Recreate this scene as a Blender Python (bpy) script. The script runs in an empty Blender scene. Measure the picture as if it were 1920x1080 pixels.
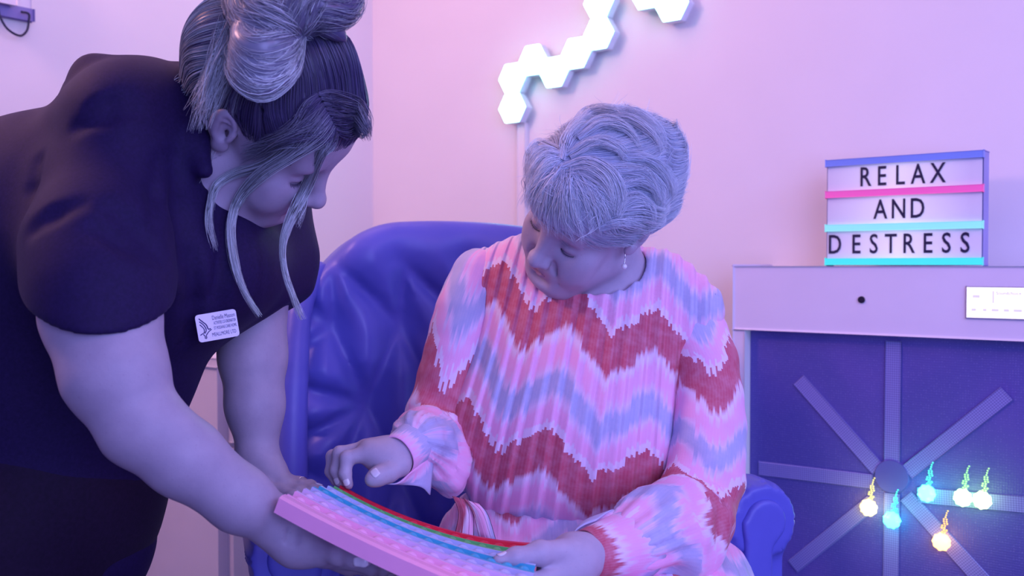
import bpy, bmesh, math, random
import numpy as np
from mathutils import Vector, Matrix

# ------------------------------------------------------------------ camera, world, lights, exposure
SC = bpy.context.scene
COL = SC.collection
FPX = 1866.67                      # focal length in pixels of the 1920 px frame (35 mm lens)
CAMZ = 1.05
PITCH = math.atan((540 - 499) / FPX)
CP, SP = math.cos(PITCH), math.sin(PITCH)

cam_data = bpy.data.cameras.new('camera')
cam = bpy.data.objects.new('camera', cam_data)
COL.objects.link(cam)
cam.location = (0, 0, CAMZ)
cam.rotation_euler = (math.pi / 2 - PITCH, 0, 0)
cam_data.lens = 35.0
cam_data.sensor_width = 36.0
cam_data.clip_start = 0.05
cam_data.dof.use_dof = True
cam_data.dof.focus_distance = 1.38
cam_data.dof.aperture_fstop = 5.0
SC.camera = cam

SC.view_settings.view_transform = 'Standard'
SC.view_settings.look = 'None'
SC.view_settings.gamma = 1.0
SC.view_settings.use_curve_mapping = False
SC.view_settings.exposure = 0.0

world = bpy.data.worlds.new('room_glow')
SC.world = world
world.use_nodes = True
world.node_tree.nodes['Background'].inputs[0].default_value = (0.22, 0.18, 1.0, 1)
world.node_tree.nodes['Background'].inputs[1].default_value = 0.32


def area_light(name, loc, target, size, energy, color, sizey=None):
    ld = bpy.data.lights.new(name, 'AREA')
    ld.shape = 'RECTANGLE'
    ld.size = size
    ld.size_y = sizey or size
    ld.energy = energy
    ld.color = color
    o = bpy.data.objects.new(name, ld)
    COL.objects.link(o)
    o.location = loc
    o.rotation_euler = (Vector(target) - Vector(loc)).to_track_quat('-Z', 'Y').to_euler()
    return o


# pink LED wash high on the left, violet-blue panel on the camera side of the room
area_light('pink_wash_lamp', (-1.55, 1.35, 2.25), (0.6, 2.4, 1.2), 0.30, 15, (1.0, 0.48, 0.52))
area_light('pink_ceiling_lamp', (-0.35, 2.05, 2.40), (-0.1, 2.5, 1.0), 0.9, 6, (1.0, 0.50, 0.55))
area_light('violet_panel', (0.8, -1.0, 1.42), (0.05, 1.5, 0.95), 1.6, 55, (0.36, 0.38, 1.0))
area_light('rose_ceiling_panel', (0.9, 0.2, 2.40), (0.35, 1.6, 0.8), 0.8, 7, (1.0, 0.42, 0.70))
area_light('blue_side_fill', (1.55, 0.35, 1.75), (-0.2, 1.3, 1.1), 0.6, 13, (0.36, 0.40, 1.0))  # added fill from the right, brightens the carer's face

# ------------------------------------------------------------------ helpers
def A3(*v):
    return np.array(v, dtype=np.float64)


def P(px, py, d):
    """point seen at photograph pixel (px, py) at the distance d in front of the camera (world Y)"""
    a = (px - 960.0) / FPX
    b = (540.0 - py) / FPX
    r = A3(a, CP + SP * b, -SP + CP * b)
    return A3(0, 0, CAMZ) + r * (d / r[1])


def hexc(r, g, b):
    f = lambda c: ((c / 255.0) / 12.92) if c / 255.0 <= 0.04045 else ((c / 255.0 + 0.055) / 1.055) ** 2.4
    return (f(r), f(g), f(b), 1.0)


class NT:
    """small node-graph builder"""
    def __init__(self, name):
        self.m = bpy.data.materials.new(name)
        self.m.use_nodes = True
        self.t = self.m.node_tree
        self.b = self.t.nodes['Principled BSDF']

    def n(self, typ, **kw):
        nd = self.t.nodes.new(typ)
        for k, v in kw.items():
            setattr(nd, k, v)
        return nd

    def l(self, a, b):
        self.t.links.new(a, b)

    def math(self, op, a, b=None, c=None, clamp=False):
        nd = self.n('ShaderNodeMath', operation=op, use_clamp=clamp)
        for i, v in enumerate((a, b, c)):
            if v is None:
                continue
            if isinstance(v, (int, float)):
                nd.inputs[i].default_value = v
            else:
                self.l(v, nd.inputs[i])
        return nd.outputs[0]

    def noise(self, scale, detail=3, rough=0.5, vec=None, dim=None):
        nd = self.n('ShaderNodeTexNoise')
        if dim:
            nd.noise_dimensions = dim
        nd.inputs['Scale'].default_value = scale
        nd.inputs['Detail'].default_value = detail
        nd.inputs['Roughness'].default_value = rough
        if vec is not None:
            self.l(vec, nd.inputs['Vector'])
        return nd.outputs['Fac']

    def obj(self):
        return self.n('ShaderNodeTexCoord').outputs['Object']

    def ramp(self, fac, stops, interp='LINEAR'):
        nd = self.n('ShaderNodeValToRGB')
        nd.color_ramp.interpolation = interp
        els = nd.color_ramp.elements
        while len(els) < len(stops):
            els.new(0.5)
        for e, (p, c) in zip(els, stops):
            e.position = p
            e.color = c
        self.l(fac, nd.inputs[0])
        return nd.outputs[0]

    def mix(self, fac, a, b, blend='MIX'):
        nd = self.n('ShaderNodeMix', data_type='RGBA', blend_type=blend)
        for sock, v in ((nd.inputs[0], fac), (nd.inputs[6], a), (nd.inputs[7], b)):
            if isinstance(v, (int, float)):
                sock.default_value = v
            elif isinstance(v, tuple):
                sock.default_value = v
            else:
                self.l(v, sock)
        return nd.outputs[2]

    def bump(self, h, strength=0.3, dist=0.002):
        nd = self.n('ShaderNodeBump')
        nd.inputs['Strength'].default_value = strength
        nd.inputs['Distance'].default_value = dist
        self.l(h, nd.inputs['Height'])
        self.l(nd.outputs[0], self.b.inputs['Normal'])

    def attr(self, name):
        return self.n('ShaderNodeAttribute', attribute_name=name)

    def set(self, **kw):
        for k, v in kw.items():
            k = k.replace('_', ' ')
            if isinstance(v, (int, float, tuple)):
                self.b.inputs[k].default_value = v
            else:
                self.l(v, self.b.inputs[k])
        return self


def plain(name, col, rough=0.5, var=0.06, scale=14, bump=0.0, bscale=200, metal=0.0, spec=0.5, sheen=0.0, emit=None, estr=0.0, coat=0.0):
    """solid colour with a faint procedural mottling and optional fine relief"""
    g = NT(name)
    o = g.obj()
    f = g.noise(scale, 3, 0.55, o)
    lo = tuple(c * (1 - var) for c in col[:3]) + (1,)
    hi = tuple(min(1, c * (1 + var)) for c in col[:3]) + (1,)
    g.set(Base_Color=g.ramp(f, [(0.3, lo), (0.7, hi)]), Roughness=rough, Metallic=metal)
    g.b.inputs['Specular IOR Level'].default_value = spec
    if sheen:
        g.b.inputs['Sheen Weight'].default_value = sheen
    if coat:
        g.b.inputs['Coat Weight'].default_value = coat
    if bump:
        g.bump(g.noise(bscale, 4, 0.6, o), bump, 0.001)
    if emit:
        g.b.inputs['Emission Color'].default_value = emit
        g.b.inputs['Emission Strength'].default_value = estr
    return g.m


def tag(o, label=None, cat=None, group=None, kind=None):
    if label: o['label'] = label
    if cat: o['category'] = cat
    if group: o['group'] = group
    if kind: o['kind'] = kind
    return o


def empty(name, loc=(0, 0, 0), label=None, cat=None, group=None):
    o = bpy.data.objects.new(name, None)
    COL.objects.link(o)
    o.location = tuple(loc)
    o.empty_display_size = 0.05
    return tag(o, label, cat, group)


def link(name, me, mat=None, parent=None, smooth=False):
    o = bpy.data.objects.new(name, me)
    COL.objects.link(o)
    if mat is not None and len(me.materials) == 0:
        me.materials.append(mat)
    if parent is not None:
        o.parent = parent
        pm = Matrix.Identity(4)
        q = parent
        while q is not None:
            pm = Matrix.LocRotScale(q.location, q.rotation_euler, q.scale) @ pm if q.parent is None else (q.matrix_parent_inverse @ Matrix.LocRotScale(q.location, q.rotation_euler, q.scale)) @ pm
            q = q.parent
        o.matrix_parent_inverse = pm.inverted()
    if smooth:
        me.polygons.foreach_set('use_smooth', np.ones(len(me.polygons), dtype=bool))
    return o


def mesh_np(name, V, Q, attrs=None):
    """mesh from numpy vertices and faces (M,3 or M,4), optional point attributes"""
    me = bpy.data.meshes.new(name)
    V = np.ascontiguousarray(V, dtype=np.float32)
    Q = np.ascontiguousarray(Q, dtype=np.int32)
    k = Q.shape[1]
    me.vertices.add(len(V))
    me.vertices.foreach_set('co', V.ravel())
    me.loops.add(Q.size)
    me.loops.foreach_set('vertex_index', Q.ravel())
    me.polygons.add(len(Q))
    me.polygons.foreach_set('loop_start', np.arange(0, Q.size, k, dtype=np.int32))
    me.update(calc_edges=True)
    me.polygons.foreach_set('use_smooth', np.ones(len(Q), dtype=bool))
    for nm, arr in (attrs or {}).items():
        arr = np.ascontiguousarray(arr, dtype=np.float32)
        if arr.ndim == 1:
            a = me.attributes.new(nm, 'FLOAT', 'POINT')
            a.data.foreach_set('value', arr)
        else:
            a = me.attributes.new(nm, 'FLOAT_VECTOR', 'POINT')
            a.data.foreach_set('vector', arr.ravel())
    me.validate()
    return me


def bm_mesh(name, bm, smooth=False):
    me = bpy.data.meshes.new(name)
    bm.normal_update()
    bm.to_mesh(me)
    bm.free()
    if smooth:
        me.polygons.foreach_set('use_smooth', np.ones(len(me.polygons), dtype=bool))
    return me


def box_mesh(name, ax, c, h, bevel=0.0, seg=2):
    """box at c with half sizes h along the three axes ax, optionally bevelled"""
    bm = bmesh.new()
    bmesh.ops.create_cube(bm, size=2.0)
    ax = [np.array(a, float) for a in ax]
    for v in bm.verts:
        p = np.array(c, float) + ax[0] * v.co.x * h[0] + ax[1] * v.co.y * h[1] + ax[2] * v.co.z * h[2]
        v.co = p
    if bevel > 0:
        bmesh.ops.bevel(bm, geom=list(bm.edges), offset=bevel, segments=seg, profile=0.5, affect='EDGES')
    bmesh.ops.recalc_face_normals(bm, faces=list(bm.faces))
    return bm_mesh(name, bm)


def tube_arrays(pts, rad, ns=8, closed_ends=True):
    pts = np.asarray(pts, float)
    n = len(pts)
    rad = np.broadcast_to(np.asarray(rad, float), (n,))
    T = np.gradient(pts, axis=0)
    T /= np.linalg.norm(T, axis=1)[:, None] + 1e-12
    up = A3(0, 0, 1) if abs(T[0, 2]) < 0.9 else A3(1, 0, 0)
    V = []
    N = np.cross(T[0], up); N /= np.linalg.norm(N)
    for i in range(n):
        N = N - T[i] * (N @ T[i]); N /= np.linalg.norm(N) + 1e-12
        B = np.cross(T[i], N)
        for j in range(ns):
            a = 2 * math.pi * j / ns
            V.append(pts[i] + rad[i] * (math.cos(a) * N + math.sin(a) * B))
    Q = []
    for i in range(n - 1):
        for j in range(ns):
            Q.append((i * ns + j, i * ns + (j + 1) % ns, (i + 1) * ns + (j + 1) % ns, (i + 1) * ns + j))
    if closed_ends:
        V.append(pts[0]); V.append(pts[-1])
        c0, c1 = len(V) - 2, len(V) - 1
        for j in range(ns):
            Q.append((c0, (j + 1) % ns, j, j))
            Q.append((c1, (n - 1) * ns + j, (n - 1) * ns + (j + 1) % ns, (n - 1) * ns + (j + 1) % ns))
    return np.array(V), Q


def tube_mesh(name, pts, rad, ns=8):
    V, Q = tube_arrays(pts, rad, ns)
    me = bpy.data.meshes.new(name)
    me.from_pydata([tuple(v) for v in V], [], [tuple(dict.fromkeys(q)) for q in Q])
    me.polygons.foreach_set('use_smooth', np.ones(len(me.polygons), dtype=bool))
    me.update()
    return me


def spline(ctrl, n):
    """Catmull-Rom through the control points, n samples"""
    c = np.asarray(ctrl, float)
    c = np.vstack([2 * c[0] - c[1], c, 2 * c[-1] - c[-2]])
    m = len(c) - 3
    out = []
    for t in np.linspace(0, m - 1e-6, n):
        i = int(t); f = t - i
        p0, p1, p2, p3 = c[i], c[i + 1], c[i + 2], c[i + 3]
        out.append(0.5 * ((2 * p1) + (-p0 + p2) * f + (2 * p0 - 5 * p1 + 4 * p2 - p3) * f * f + (-p0 + 3 * p1 - 3 * p2 + p3) * f ** 3))
    return np.array(out)


def text_mesh(name, body, size, O, ex, ey, extrude=0.0006, align='CENTER', squash=1.0, bold=0.0, fit=None):
    """lettering laid on the plane with axes ex (reading direction) and ey (up) at point O"""
    cu = bpy.data.curves.new(name, 'FONT')
    cu.body = body
    cu.size = size
    cu.align_x = align
    cu.align_y = 'CENTER'
    cu.extrude = extrude
    cu.offset = bold
    cu.resolution_u = 3
    ob = bpy.data.objects.new(name + '_tmp', cu)
    COL.objects.link(ob)
    dg = bpy.context.evaluated_depsgraph_get()
    dg.update()
    me = bpy.data.meshes.new_from_object(ob.evaluated_get(dg))
    bpy.data.objects.remove(ob)
    bpy.data.curves.remove(cu)
    me.name = name
    ez = np.cross(ex, ey)
    n = len(me.vertices)
    co = np.zeros(n * 3, dtype=np.float32)
    me.vertices.foreach_get('co', co)
    co = co.reshape(-1, 3).astype(float)
    if fit: squash = fit / max(co[:, 0].max() - co[:, 0].min(), 1e-6)
    W = np.array(O, float) + co[:, :1] * squash * ex + co[:, 1:2] * ey + co[:, 2:] * ez
    me.vertices.foreach_set('co', W.astype(np.float32).ravel())
    me.materials.clear()
    me.update()
    return me


# ------------------------------------------------------------------ smooth implicit modelling
def vnoise(p, scale, seed=0):
    """cheap smooth pseudo noise in -1..1"""
    q = p * scale
    s = seed * 1.7
    return (np.sin(q[:, 0] * 1.0 + 1.7 * np.sin(q[:, 1] * 0.8 + s) + s) + np.sin(q[:, 1] * 1.1 + 1.5 * np.sin(q[:, 2] * 0.9 + 2 * s) + 2.1)
            + np.sin(q[:, 2] * 0.9 + 1.6 * np.sin(q[:, 0] * 1.1 + 3 * s) + 4.2)) / 3.0


class Sdf:
    def __init__(self):
        self.ops = []

    # every primitive: (function, bounding centre, bounding radius, op, k)
    def cap(self, a, b, ra, rb, op='u', k=0.0, flat=None):
        a = np.array(a, float); b = np.array(b, float)
        ab = b - a
        L2 = ab @ ab + 1e-12
        if flat is not None:                      # (axis, factor): squash the section along an axis
            ax = np.array(flat[0], float); ax /= np.linalg.norm(ax); fac = flat[1]

        A_, AB_ = a.astype(np.float32), ab.astype(np.float32)

        def f(p):
            if p.dtype == np.float32:
                w = p - A_
                t = np.clip(w @ AB_ / np.float32(L2), 0, 1)
                if flat is None:
                    w -= t[:, None] * AB_
                    return np.sqrt(np.einsum('ij,ij->i', w, w)) - (np.float32(ra) + np.float32(rb - ra) * t)
            w = p - a
            t = np.clip(w @ ab / L2, 0, 1)
            v = w - t[:, None] * ab
            if flat is not None:
                v = v + (v @ ax)[:, None] * ax * (1 / fac - 1)
                return (np.sqrt((v * v).sum(1)) - (ra + (rb - ra) * t)) * (fac if fac < 1 else 1)
            return np.sqrt((v * v).sum(1)) - (ra + (rb - ra) * t)
        m = max(ra, rb) * (max(1, flat[1]) if flat is not None else 1)
        self.ops.append((f, (a + b) / 2, math.sqrt(L2) / 2 + m, op, k))
        return self

    def chain(self, pts, rads, k=0.0, op='u', flat=None):
        for i in range(len(pts) - 1):
            self.cap(pts[i], pts[i + 1], rads[i], rads[i + 1], op, k, flat)
        return self

    def ell(self, c, r, R=None, op='u', k=0.0):
        c = np.array(c, float); r = np.array(r, float)
        R = np.eye(3) if R is None else np.array(R, float)   # columns: local axes in world

        c32, M1, M2 = c.astype(np.float32), (R / r).astype(np.float32), (R / (r * r)).astype(np.float32)

        def f(p):
            if p.dtype == np.float32:
                w = p - c32
                q = w @ M1
                a = np.sqrt(np.einsum('ij,ij->i', q, q))
                q = w @ M2
                return a * (a - 1) / (np.sqrt(np.einsum('ij,ij->i', q, q)) + np.float32(1e-7))
            q = (p - c) @ R
            a = np.sqrt(((q / r) ** 2).sum(1))
            b = np.sqrt(((q / (r * r)) ** 2).sum(1)) + 1e-9
            return np.where(a < 1e-4, -r.min(), a * (a - 1) / b)
        self.ops.append((f, c, r.max(), op, k))
        return self

    def box(self, c, h, rad, R=None, op='u', k=0.0):
        c = np.array(c, float); h = np.array(h, float) - rad
        R = np.eye(3) if R is None else np.array(R, float)

        def f(p):
            q = np.abs((p - c) @ R) - h
            return np.sqrt((np.maximum(q, 0) ** 2).sum(1)) + np.minimum(q.max(1), 0) - rad
        self.ops.append((f, c, float(np.linalg.norm(h + rad)), op, k))
        return self

    def fn(self, f, c, r, op='u', k=0.0):
        self.ops.append((f, np.array(c, float), r, op, k))
        return self

    def warp(self, f):
        """f(p, d) -> d, applied everywhere"""
        self.ops.append((f, None, 0, 'w', 0))
        return self

    @staticmethod
    def comb(d, e, op, k):
        if op == 'u':
            if k <= 0: return np.minimum(d, e)
            h = np.maximum(k - np.abs(d - e), 0) / k
            return np.minimum(d, e) - h * h * k * 0.25
        if op == 's': e = -e
        if k <= 0: return np.maximum(d, e)
        h = np.maximum(k - np.abs(d - e), 0) / k
        return np.maximum(d, e) + h * h * k * 0.25

    def ev(self, p):
        d = np.full(len(p), 1.0)
        for f, c, r, op, k in self.ops:
            d = f(p, d) if op == 'w' else self.comb(d, f(p), op, k)
        return d

    def grad(self, p, e=0.0015):
        d0 = self.ev(p)
        g = np.stack([self.ev(p + e * np.eye(3)[i]) - d0 for i in range(3)], 1)
        return g / (np.linalg.norm(g, axis=1)[:, None] + 1e-12)

    def mesh(self, vox, lo=None, hi=None, n=10, slack=1.0):
        """naive surface nets on the blocks that hold the surface"""
        us = [(c, r) for f, c, r, op, k in self.ops if op == 'u' and c is not None]
        if lo is None:
            pad = 3 * vox + 0.03
            lo = np.min([c - r for c, r in us], 0) - pad
            hi = np.max([c + r for c, r in us], 0) + pad
        lo = np.array(lo, float); hi = np.array(hi, float)
        bs = n * vox
        nb = np.ceil((hi - lo) / bs).astype(int)
        bi = np.stack(np.meshgrid(*[np.arange(k) for k in nb], indexing='ij'), -1).reshape(-1, 3)
        cen = lo + (bi + 0.5) * bs
        R = bs * 0.5 * math.sqrt(3)
        d = self.ev(cen)
        keep = np.abs(d) < R * 1.3 * slack + 2 * vox
        bi = bi[keep]; cen = cen[keep]
        m = n + 2
        ax = (np.arange(m) - 0.0)
        off = np.stack(np.meshgrid(ax, ax, ax, indexing='ij'), -1).reshape(-1, 3)      # grid nodes -? .. n+1
        B = len(bi)
        base = bi * n
        D = np.full((B, m ** 3), 1.0, dtype=np.float32)
        PT = ((lo + base * vox)[:, None, :] + (off * vox)[None]).astype(np.float32)
        CH = 300
        for f, c, r, op, k in self.ops:
            if op == 'w':
                sel = np.arange(B)
            else:
                dist = np.linalg.norm(cen - c, axis=1)
                sel = np.nonzero(dist < r + R * 1.15 + 1.6 * k + 6 * vox)[0]
            for s0 in range(0, len(sel), CH):
                ss = sel[s0:s0 + CH]
                p = PT[ss].reshape(-1, 3)
                dd = D[ss].reshape(-1)
                dd = f(p, dd) if op == 'w' else self.comb(dd, f(p), op, k)
                D[ss] = dd.reshape(len(ss), -1)
        del PT
        D = D.reshape(B, m, m, m)
        # cells 0..n (n+1 per axis); edges owned: nodes 1..n
        corners = np.stack([D[:, i:i + n + 1, j:j + n + 1, k:k + n + 1] for i in (0, 1) for j in (0, 1) for k in (0, 1)], -1)
        neg = corners < 0
        cnt = neg.sum(-1)
        act = (cnt > 0) & (cnt < 8)
        b, i, j, k = np.nonzero(act)
        cv = corners[b, i, j, k].astype(np.float64)
        cpos = np.array([(x, y, z) for x in (0, 1) for y in (0, 1) for z in (0, 1)], float)
        acc = np.zeros((len(b), 3)); num = np.zeros(len(b))
        for e0 in range(8):
            for bit in (1, 2, 4):
                e1 = e0 | bit
                if e1 == e0: continue
                v0, v1 = cv[:, e0], cv[:, e1]
                cr = (v0 < 0) != (v1 < 0)
                t = np.where(cr, v0 / np.where(cr, v0 - v1, 1), 0)
                acc += np.where(cr[:, None], cpos[e0] + t[:, None] * (cpos[e1] - cpos[e0]), 0)
                num += cr
        loc = acc / np.maximum(num, 1)[:, None]
        gc = base[b] + np.stack([i, j, k], 1)
        dims = nb * n + 4
        key = (gc[:, 0].astype(np.int64) * dims[1] + gc[:, 1]) * dims[2] + gc[:, 2]
        uk, first = np.unique(key, return_index=True)
        V = lo + (gc[first] + loc[first]) * vox

        def vid(cells):
            kk = (cells[:, 0].astype(np.int64) * dims[1] + cells[:, 1]) * dims[2] + cells[:, 2]
            ix = np.searchsorted(uk, kk)
            ix = np.minimum(ix, len(uk) - 1)
            return np.where(uk[ix] == kk, ix, -1)
        quads = []
        core = D[:, 1:n + 1, 1:n + 1, 1:n + 1]
        for axis in range(3):
            sl = [slice(1, n + 1)] * 3
            sl[axis] = slice(2, n + 2)
            nxt = D[:, sl[0], sl[1], sl[2]]
            cr = (core < 0) != (nxt < 0)
            b, i, j, k = np.nonzero(cr)
            if len(b) == 0: continue
            inside = core[b, i, j, k] < 0
            g = base[b] + np.stack([i, j, k], 1) + 1
            u, v = [(1, 2), (2, 0), (0, 1)][axis]
            du = np.eye(3, dtype=int)[u]; dv = np.eye(3, dtype=int)[v]
            q = np.stack([vid(g - du - dv), vid(g - dv), vid(g), vid(g - du)], 1)
            q[~inside] = q[~inside][:, ::-1]
            quads.append(q)
        Q = np.concatenate(quads)
        Q = Q[(Q >= 0).all(1)]
        # close pin holes left where rounding differs between blocks
        H = np.concatenate([Q[:, [0, 1]], Q[:, [1, 2]], Q[:, [2, 3]], Q[:, [3, 0]]]).astype(np.int64)
        nv = len(V)
        fw, bk = H[:, 0] * nv + H[:, 1], H[:, 1] * nv + H[:, 0]
        bd = H[~np.isin(fw, bk)]
        nxt = {}
        for a, b in bd: nxt.setdefault(int(b), []).append(int(a))
        addQ = []; addV = []
        for st in list(nxt):
            while nxt.get(st):
                loop = [st]; cur = nxt[st].pop()
                while cur != st and len(loop) < 40 and nxt.get(cur):
                    loop.append(cur); cur = nxt[cur].pop()
                if cur != st or len(loop) < 3 or len(loop) > 14: continue
                if len(loop) % 2:
                    addV.append(V[loop[-1]]); loop.append(nv + len(addV) - 1)
                for q in range(1, len(loop) - 2, 2):
                    addQ.append((loop[0], loop[q], loop[q + 1], loop[q + 2]))
        if addQ: Q = np.concatenate([Q, np.array(addQ)])
        if addV: V = np.concatenate([V, np.array(addV)])
        return V, Q


def largest(V, Q, verbose=False):
    """keep only the largest connected piece"""
    n = len(V)
    E = np.concatenate([Q[:, [0, 1]], Q[:, [1, 2]], Q[:, [2, 3]], Q[:, [3, 0]]])
    lab = np.arange(n)
    while True:
        m = lab.copy()
        np.minimum.at(m, E[:, 0], lab[E[:, 1]]); np.minimum.at(m, E[:, 1], lab[E[:, 0]])
        m = m[m]; m = m[m]
        if (m == lab).all(): break
        lab = m
    u, c = np.unique(lab, return_counts=True)
    if verbose: print('pieces', sorted(c.tolist())[-6:])
    keep = lab == u[c.argmax()]
    new = np.cumsum(keep) - 1
    return V[keep], new[Q[keep[Q[:, 0]]]]


def relax(V, Q, it=2, lam=0.5):
    """light Laplacian smoothing"""
    E = np.concatenate([Q[:, [0, 1]], Q[:, [1, 2]], Q[:, [2, 3]], Q[:, [3, 0]]])
    n = len(V)
    deg = np.bincount(E.ravel(), minlength=n).astype(float)
    for _ in range(it):
        S = np.stack([np.bincount(E[:, 0], V[E[:, 1], a], n) + np.bincount(E[:, 1], V[E[:, 0], a], n) for a in range(3)], 1)
        V = V + lam * (S / np.maximum(deg, 1)[:, None] - V)
    return V


def strands_mesh(name, S, rad, attrs=None, sides=3):
    """many thin tapered hairs; S (N,K,3); rad scalar or (N,) root radius"""
    N, K, _ = S.shape
    T = np.gradient(S, axis=1)
    T /= np.linalg.norm(T, axis=2)[..., None] + 1e-12
    ref = np.where(np.abs(T[..., 2:3]) < 0.9, A3(0, 0, 1), A3(1, 0, 0))
    Nn = np.cross(T, ref); Nn /= np.linalg.norm(Nn, axis=2)[..., None] + 1e-12
    Bn = np.cross(T, Nn)
    tt = np.linspace(0, 1, K)
    prof = (1 - 0.75 * tt ** 2.2)
    r = np.broadcast_to(np.asarray(rad, float).reshape(-1, 1), (N, K)) * prof
    ring = [S + r[..., None] * (math.cos(2 * math.pi * j / sides) * Nn + math.sin(2 * math.pi * j / sides) * Bn) for j in range(sides)]
    V = np.stack(ring, 2).reshape(-1, 3)
    idx = np.arange(N * K * sides).reshape(N, K, sides)
    Q = []
    for j in range(sides):
        j2 = (j + 1) % sides
        Q.append(np.stack([idx[:, :-1, j], idx[:, :-1, j2], idx[:, 1:, j2], idx[:, 1:, j]], -1).reshape(-1, 4))
    Q = np.concatenate(Q)
    at = {'tip': np.broadcast_to(tt[None, :, None], (N, K, sides)).ravel()}
    rnd = np.random.RandomState(len(S)).rand(N)
    at['rnd'] = np.broadcast_to(rnd[:, None, None], (N, K, sides)).ravel()
    for nm, a in (attrs or {}).items():
        a = np.asarray(a, float)
        a = a[:, None, None] if a.ndim == 1 else a[:, :, None]
        at[nm] = np.broadcast_to(a, (N, K, sides)).ravel()
    return mesh_np(name, V, Q, at)


def trace(sdf, seeds, field, steps, ds, off):
    """comb hairs over an implicit surface along a direction field"""
    p = seeds.copy()
    out = []
    prev = None
    for s in range(steps):
        g = sdf.grad(p)
        o = off if np.ndim(off) < 2 else off[:, s]
        p = p - g * (sdf.ev(p) - o)[:, None]
        out.append(p.copy())
        d = field(p, s / (steps - 1))
        d = d - (d * g).sum(1)[:, None] * g
        d /= np.linalg.norm(d, axis=1)[:, None] + 1e-9
        if prev is not None:
            d = d + 0.8 * prev
            d /= np.linalg.norm(d, axis=1)[:, None] + 1e-9
        prev = d
        p = p + d * (ds if np.ndim(ds) == 0 else ds[:, None])
    return np.stack(out, 1)


def eul(yaw, pit, roll):
    yaw, pit, roll = (math.radians(a) for a in (yaw, pit, roll))
    c, s = math.cos, math.sin
    Rz = np.array([[c(yaw), -s(yaw), 0], [s(yaw), c(yaw), 0], [0, 0, 1]])
    Rx = np.array([[1, 0, 0], [0, c(pit), -s(pit)], [0, s(pit), c(pit)]])
    Ry = np.array([[c(roll), 0, s(roll)], [0, 1, 0], [-s(roll), 0, c(roll)]])
    return Rz @ Rx @ Ry

# ------------------------------------------------------------------ the room
WR = A3(0.788, -0.616, 0)          # along the far wall, towards the right and nearer
WN = A3(-0.616, -0.788, 0)         # out of the far wall, into the room
UP = A3(0, 0, 1)
W0 = A3(0.027, 2.75, 0)            # point of the far wall straight ahead
CORNER = W0 - WR * 0.584           # where the two walls meet


def wall_s(px, off=0.0):
    """position along the far wall (and offset off into the room) seen at pixel column px"""
    k = (px - 960.0) / FPX
    o = W0 + WN * off
    return (k * o[1] - o[0]) / (WR[0] - k * WR[1])


def wall_pt(s, z, off=0.0):
    return W0 + WR * s + WN * off + UP * z


wall_mat = NT('wall_paint')
_o = wall_mat.obj()
wall_mat.set(Base_Color=wall_mat.ramp(wall_mat.noise(3.0, 2, 0.5, _o), [(0.3, (0.80, 0.765, 0.755, 1)), (0.7, (0.84, 0.80, 0.79, 1))]), Roughness=0.85)
wall_mat.bump(wall_mat.noise(160, 3, 0.6, _o), 0.12, 0.001)
wall_mat = wall_mat.m
white_mat = plain('white_laminate', (0.80, 0.77, 0.82), 0.45, 0.03, 6)
floor_mat = plain('carpet', (0.16, 0.15, 0.20), 0.95, 0.25, 60, 0.6, 500)

# far wall and left wall as slabs with thickness, floor and ceiling
tag(link('wall_back', box_mesh('wall_back', (WR, WN, UP), W0 + WR * (1.6 - 0.584 / 2) - WN * 0.05 + UP * 1.25, (1.9, 0.05, 1.25)), wall_mat), kind='structure')
tag(link('wall_left', box_mesh('wall_left', (WN, WR, UP), CORNER + WN * 1.75 - WR * 0.05 + UP * 1.25, (1.75, 0.05, 1.25)), wall_mat), kind='structure')
tag(link('floor', box_mesh('floor', (WR, WN, UP), W0 + WR * 0.9 + WN * 1.9 - UP * 0.03, (2.4, 2.4, 0.03)), floor_mat), kind='structure')
tag(link('ceiling', box_mesh('ceiling', (WR, WN, UP), W0 + WR * 0.9 + WN * 1.9 + UP * 2.53, (2.4, 2.4, 0.03)), wall_mat), kind='structure')
tag(link('baseboard_back', box_mesh('baseboard_back', (WR, WN, UP), W0 + WR * 1.3 + WN * 0.0075 + UP * 0.06, (1.85, 0.0075, 0.06), 0.003), white_mat), kind='structure')
tag(link('baseboard_left', box_mesh('baseboard_left', (WN, WR, UP), CORNER + WN * 1.7 + WR * 0.0075 + UP * 0.06, (1.68, 0.0075, 0.06), 0.003), white_mat), kind='structure')

# ------------------------------------------------------------------ hexagon wall lights
hex_body = plain('hexagon_casing', (0.72, 0.80, 0.85), 0.5)
_g = NT('hexagon_glow')
_g.set(Base_Color=(0.8, 0.95, 0.95, 1), Roughness=0.4)
_g.b.inputs['Emission Color'].default_value = (0.34, 1.0, 0.95, 1)
_lw = _g.n('ShaderNodeLayerWeight')
_g.b.inputs['Emission Strength'].default_value = 7.0
hex_glow = _g.m
HR = 0.0465
HZ = HR * math.sqrt(3)


def hex_prism(name, c, r, d0, d1, bev=0.004):
    bm = bmesh.new()
    vs = []
    for off in (d0, d1):
        vs.append([bm.verts.new(c + WN * off + WR * r * math.cos(a * math.pi / 3) + UP * r * math.sin(a * math.pi / 3)) for a in range(6)])
    bm.faces.new(vs[0]); bm.faces.new(list(reversed(vs[1])))
    for a in range(6):
        bm.faces.new((vs[0][a], vs[1][a], vs[1][(a + 1) % 6], vs[0][(a + 1) % 6]))
    bmesh.ops.recalc_face_normals(bm, faces=list(bm.faces))
    bmesh.ops.bevel(bm, geom=list(bm.edges), offset=bev, segments=2, profile=0.6, affect='EDGES')
    return bm_mesh(name, bm, True)


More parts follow.
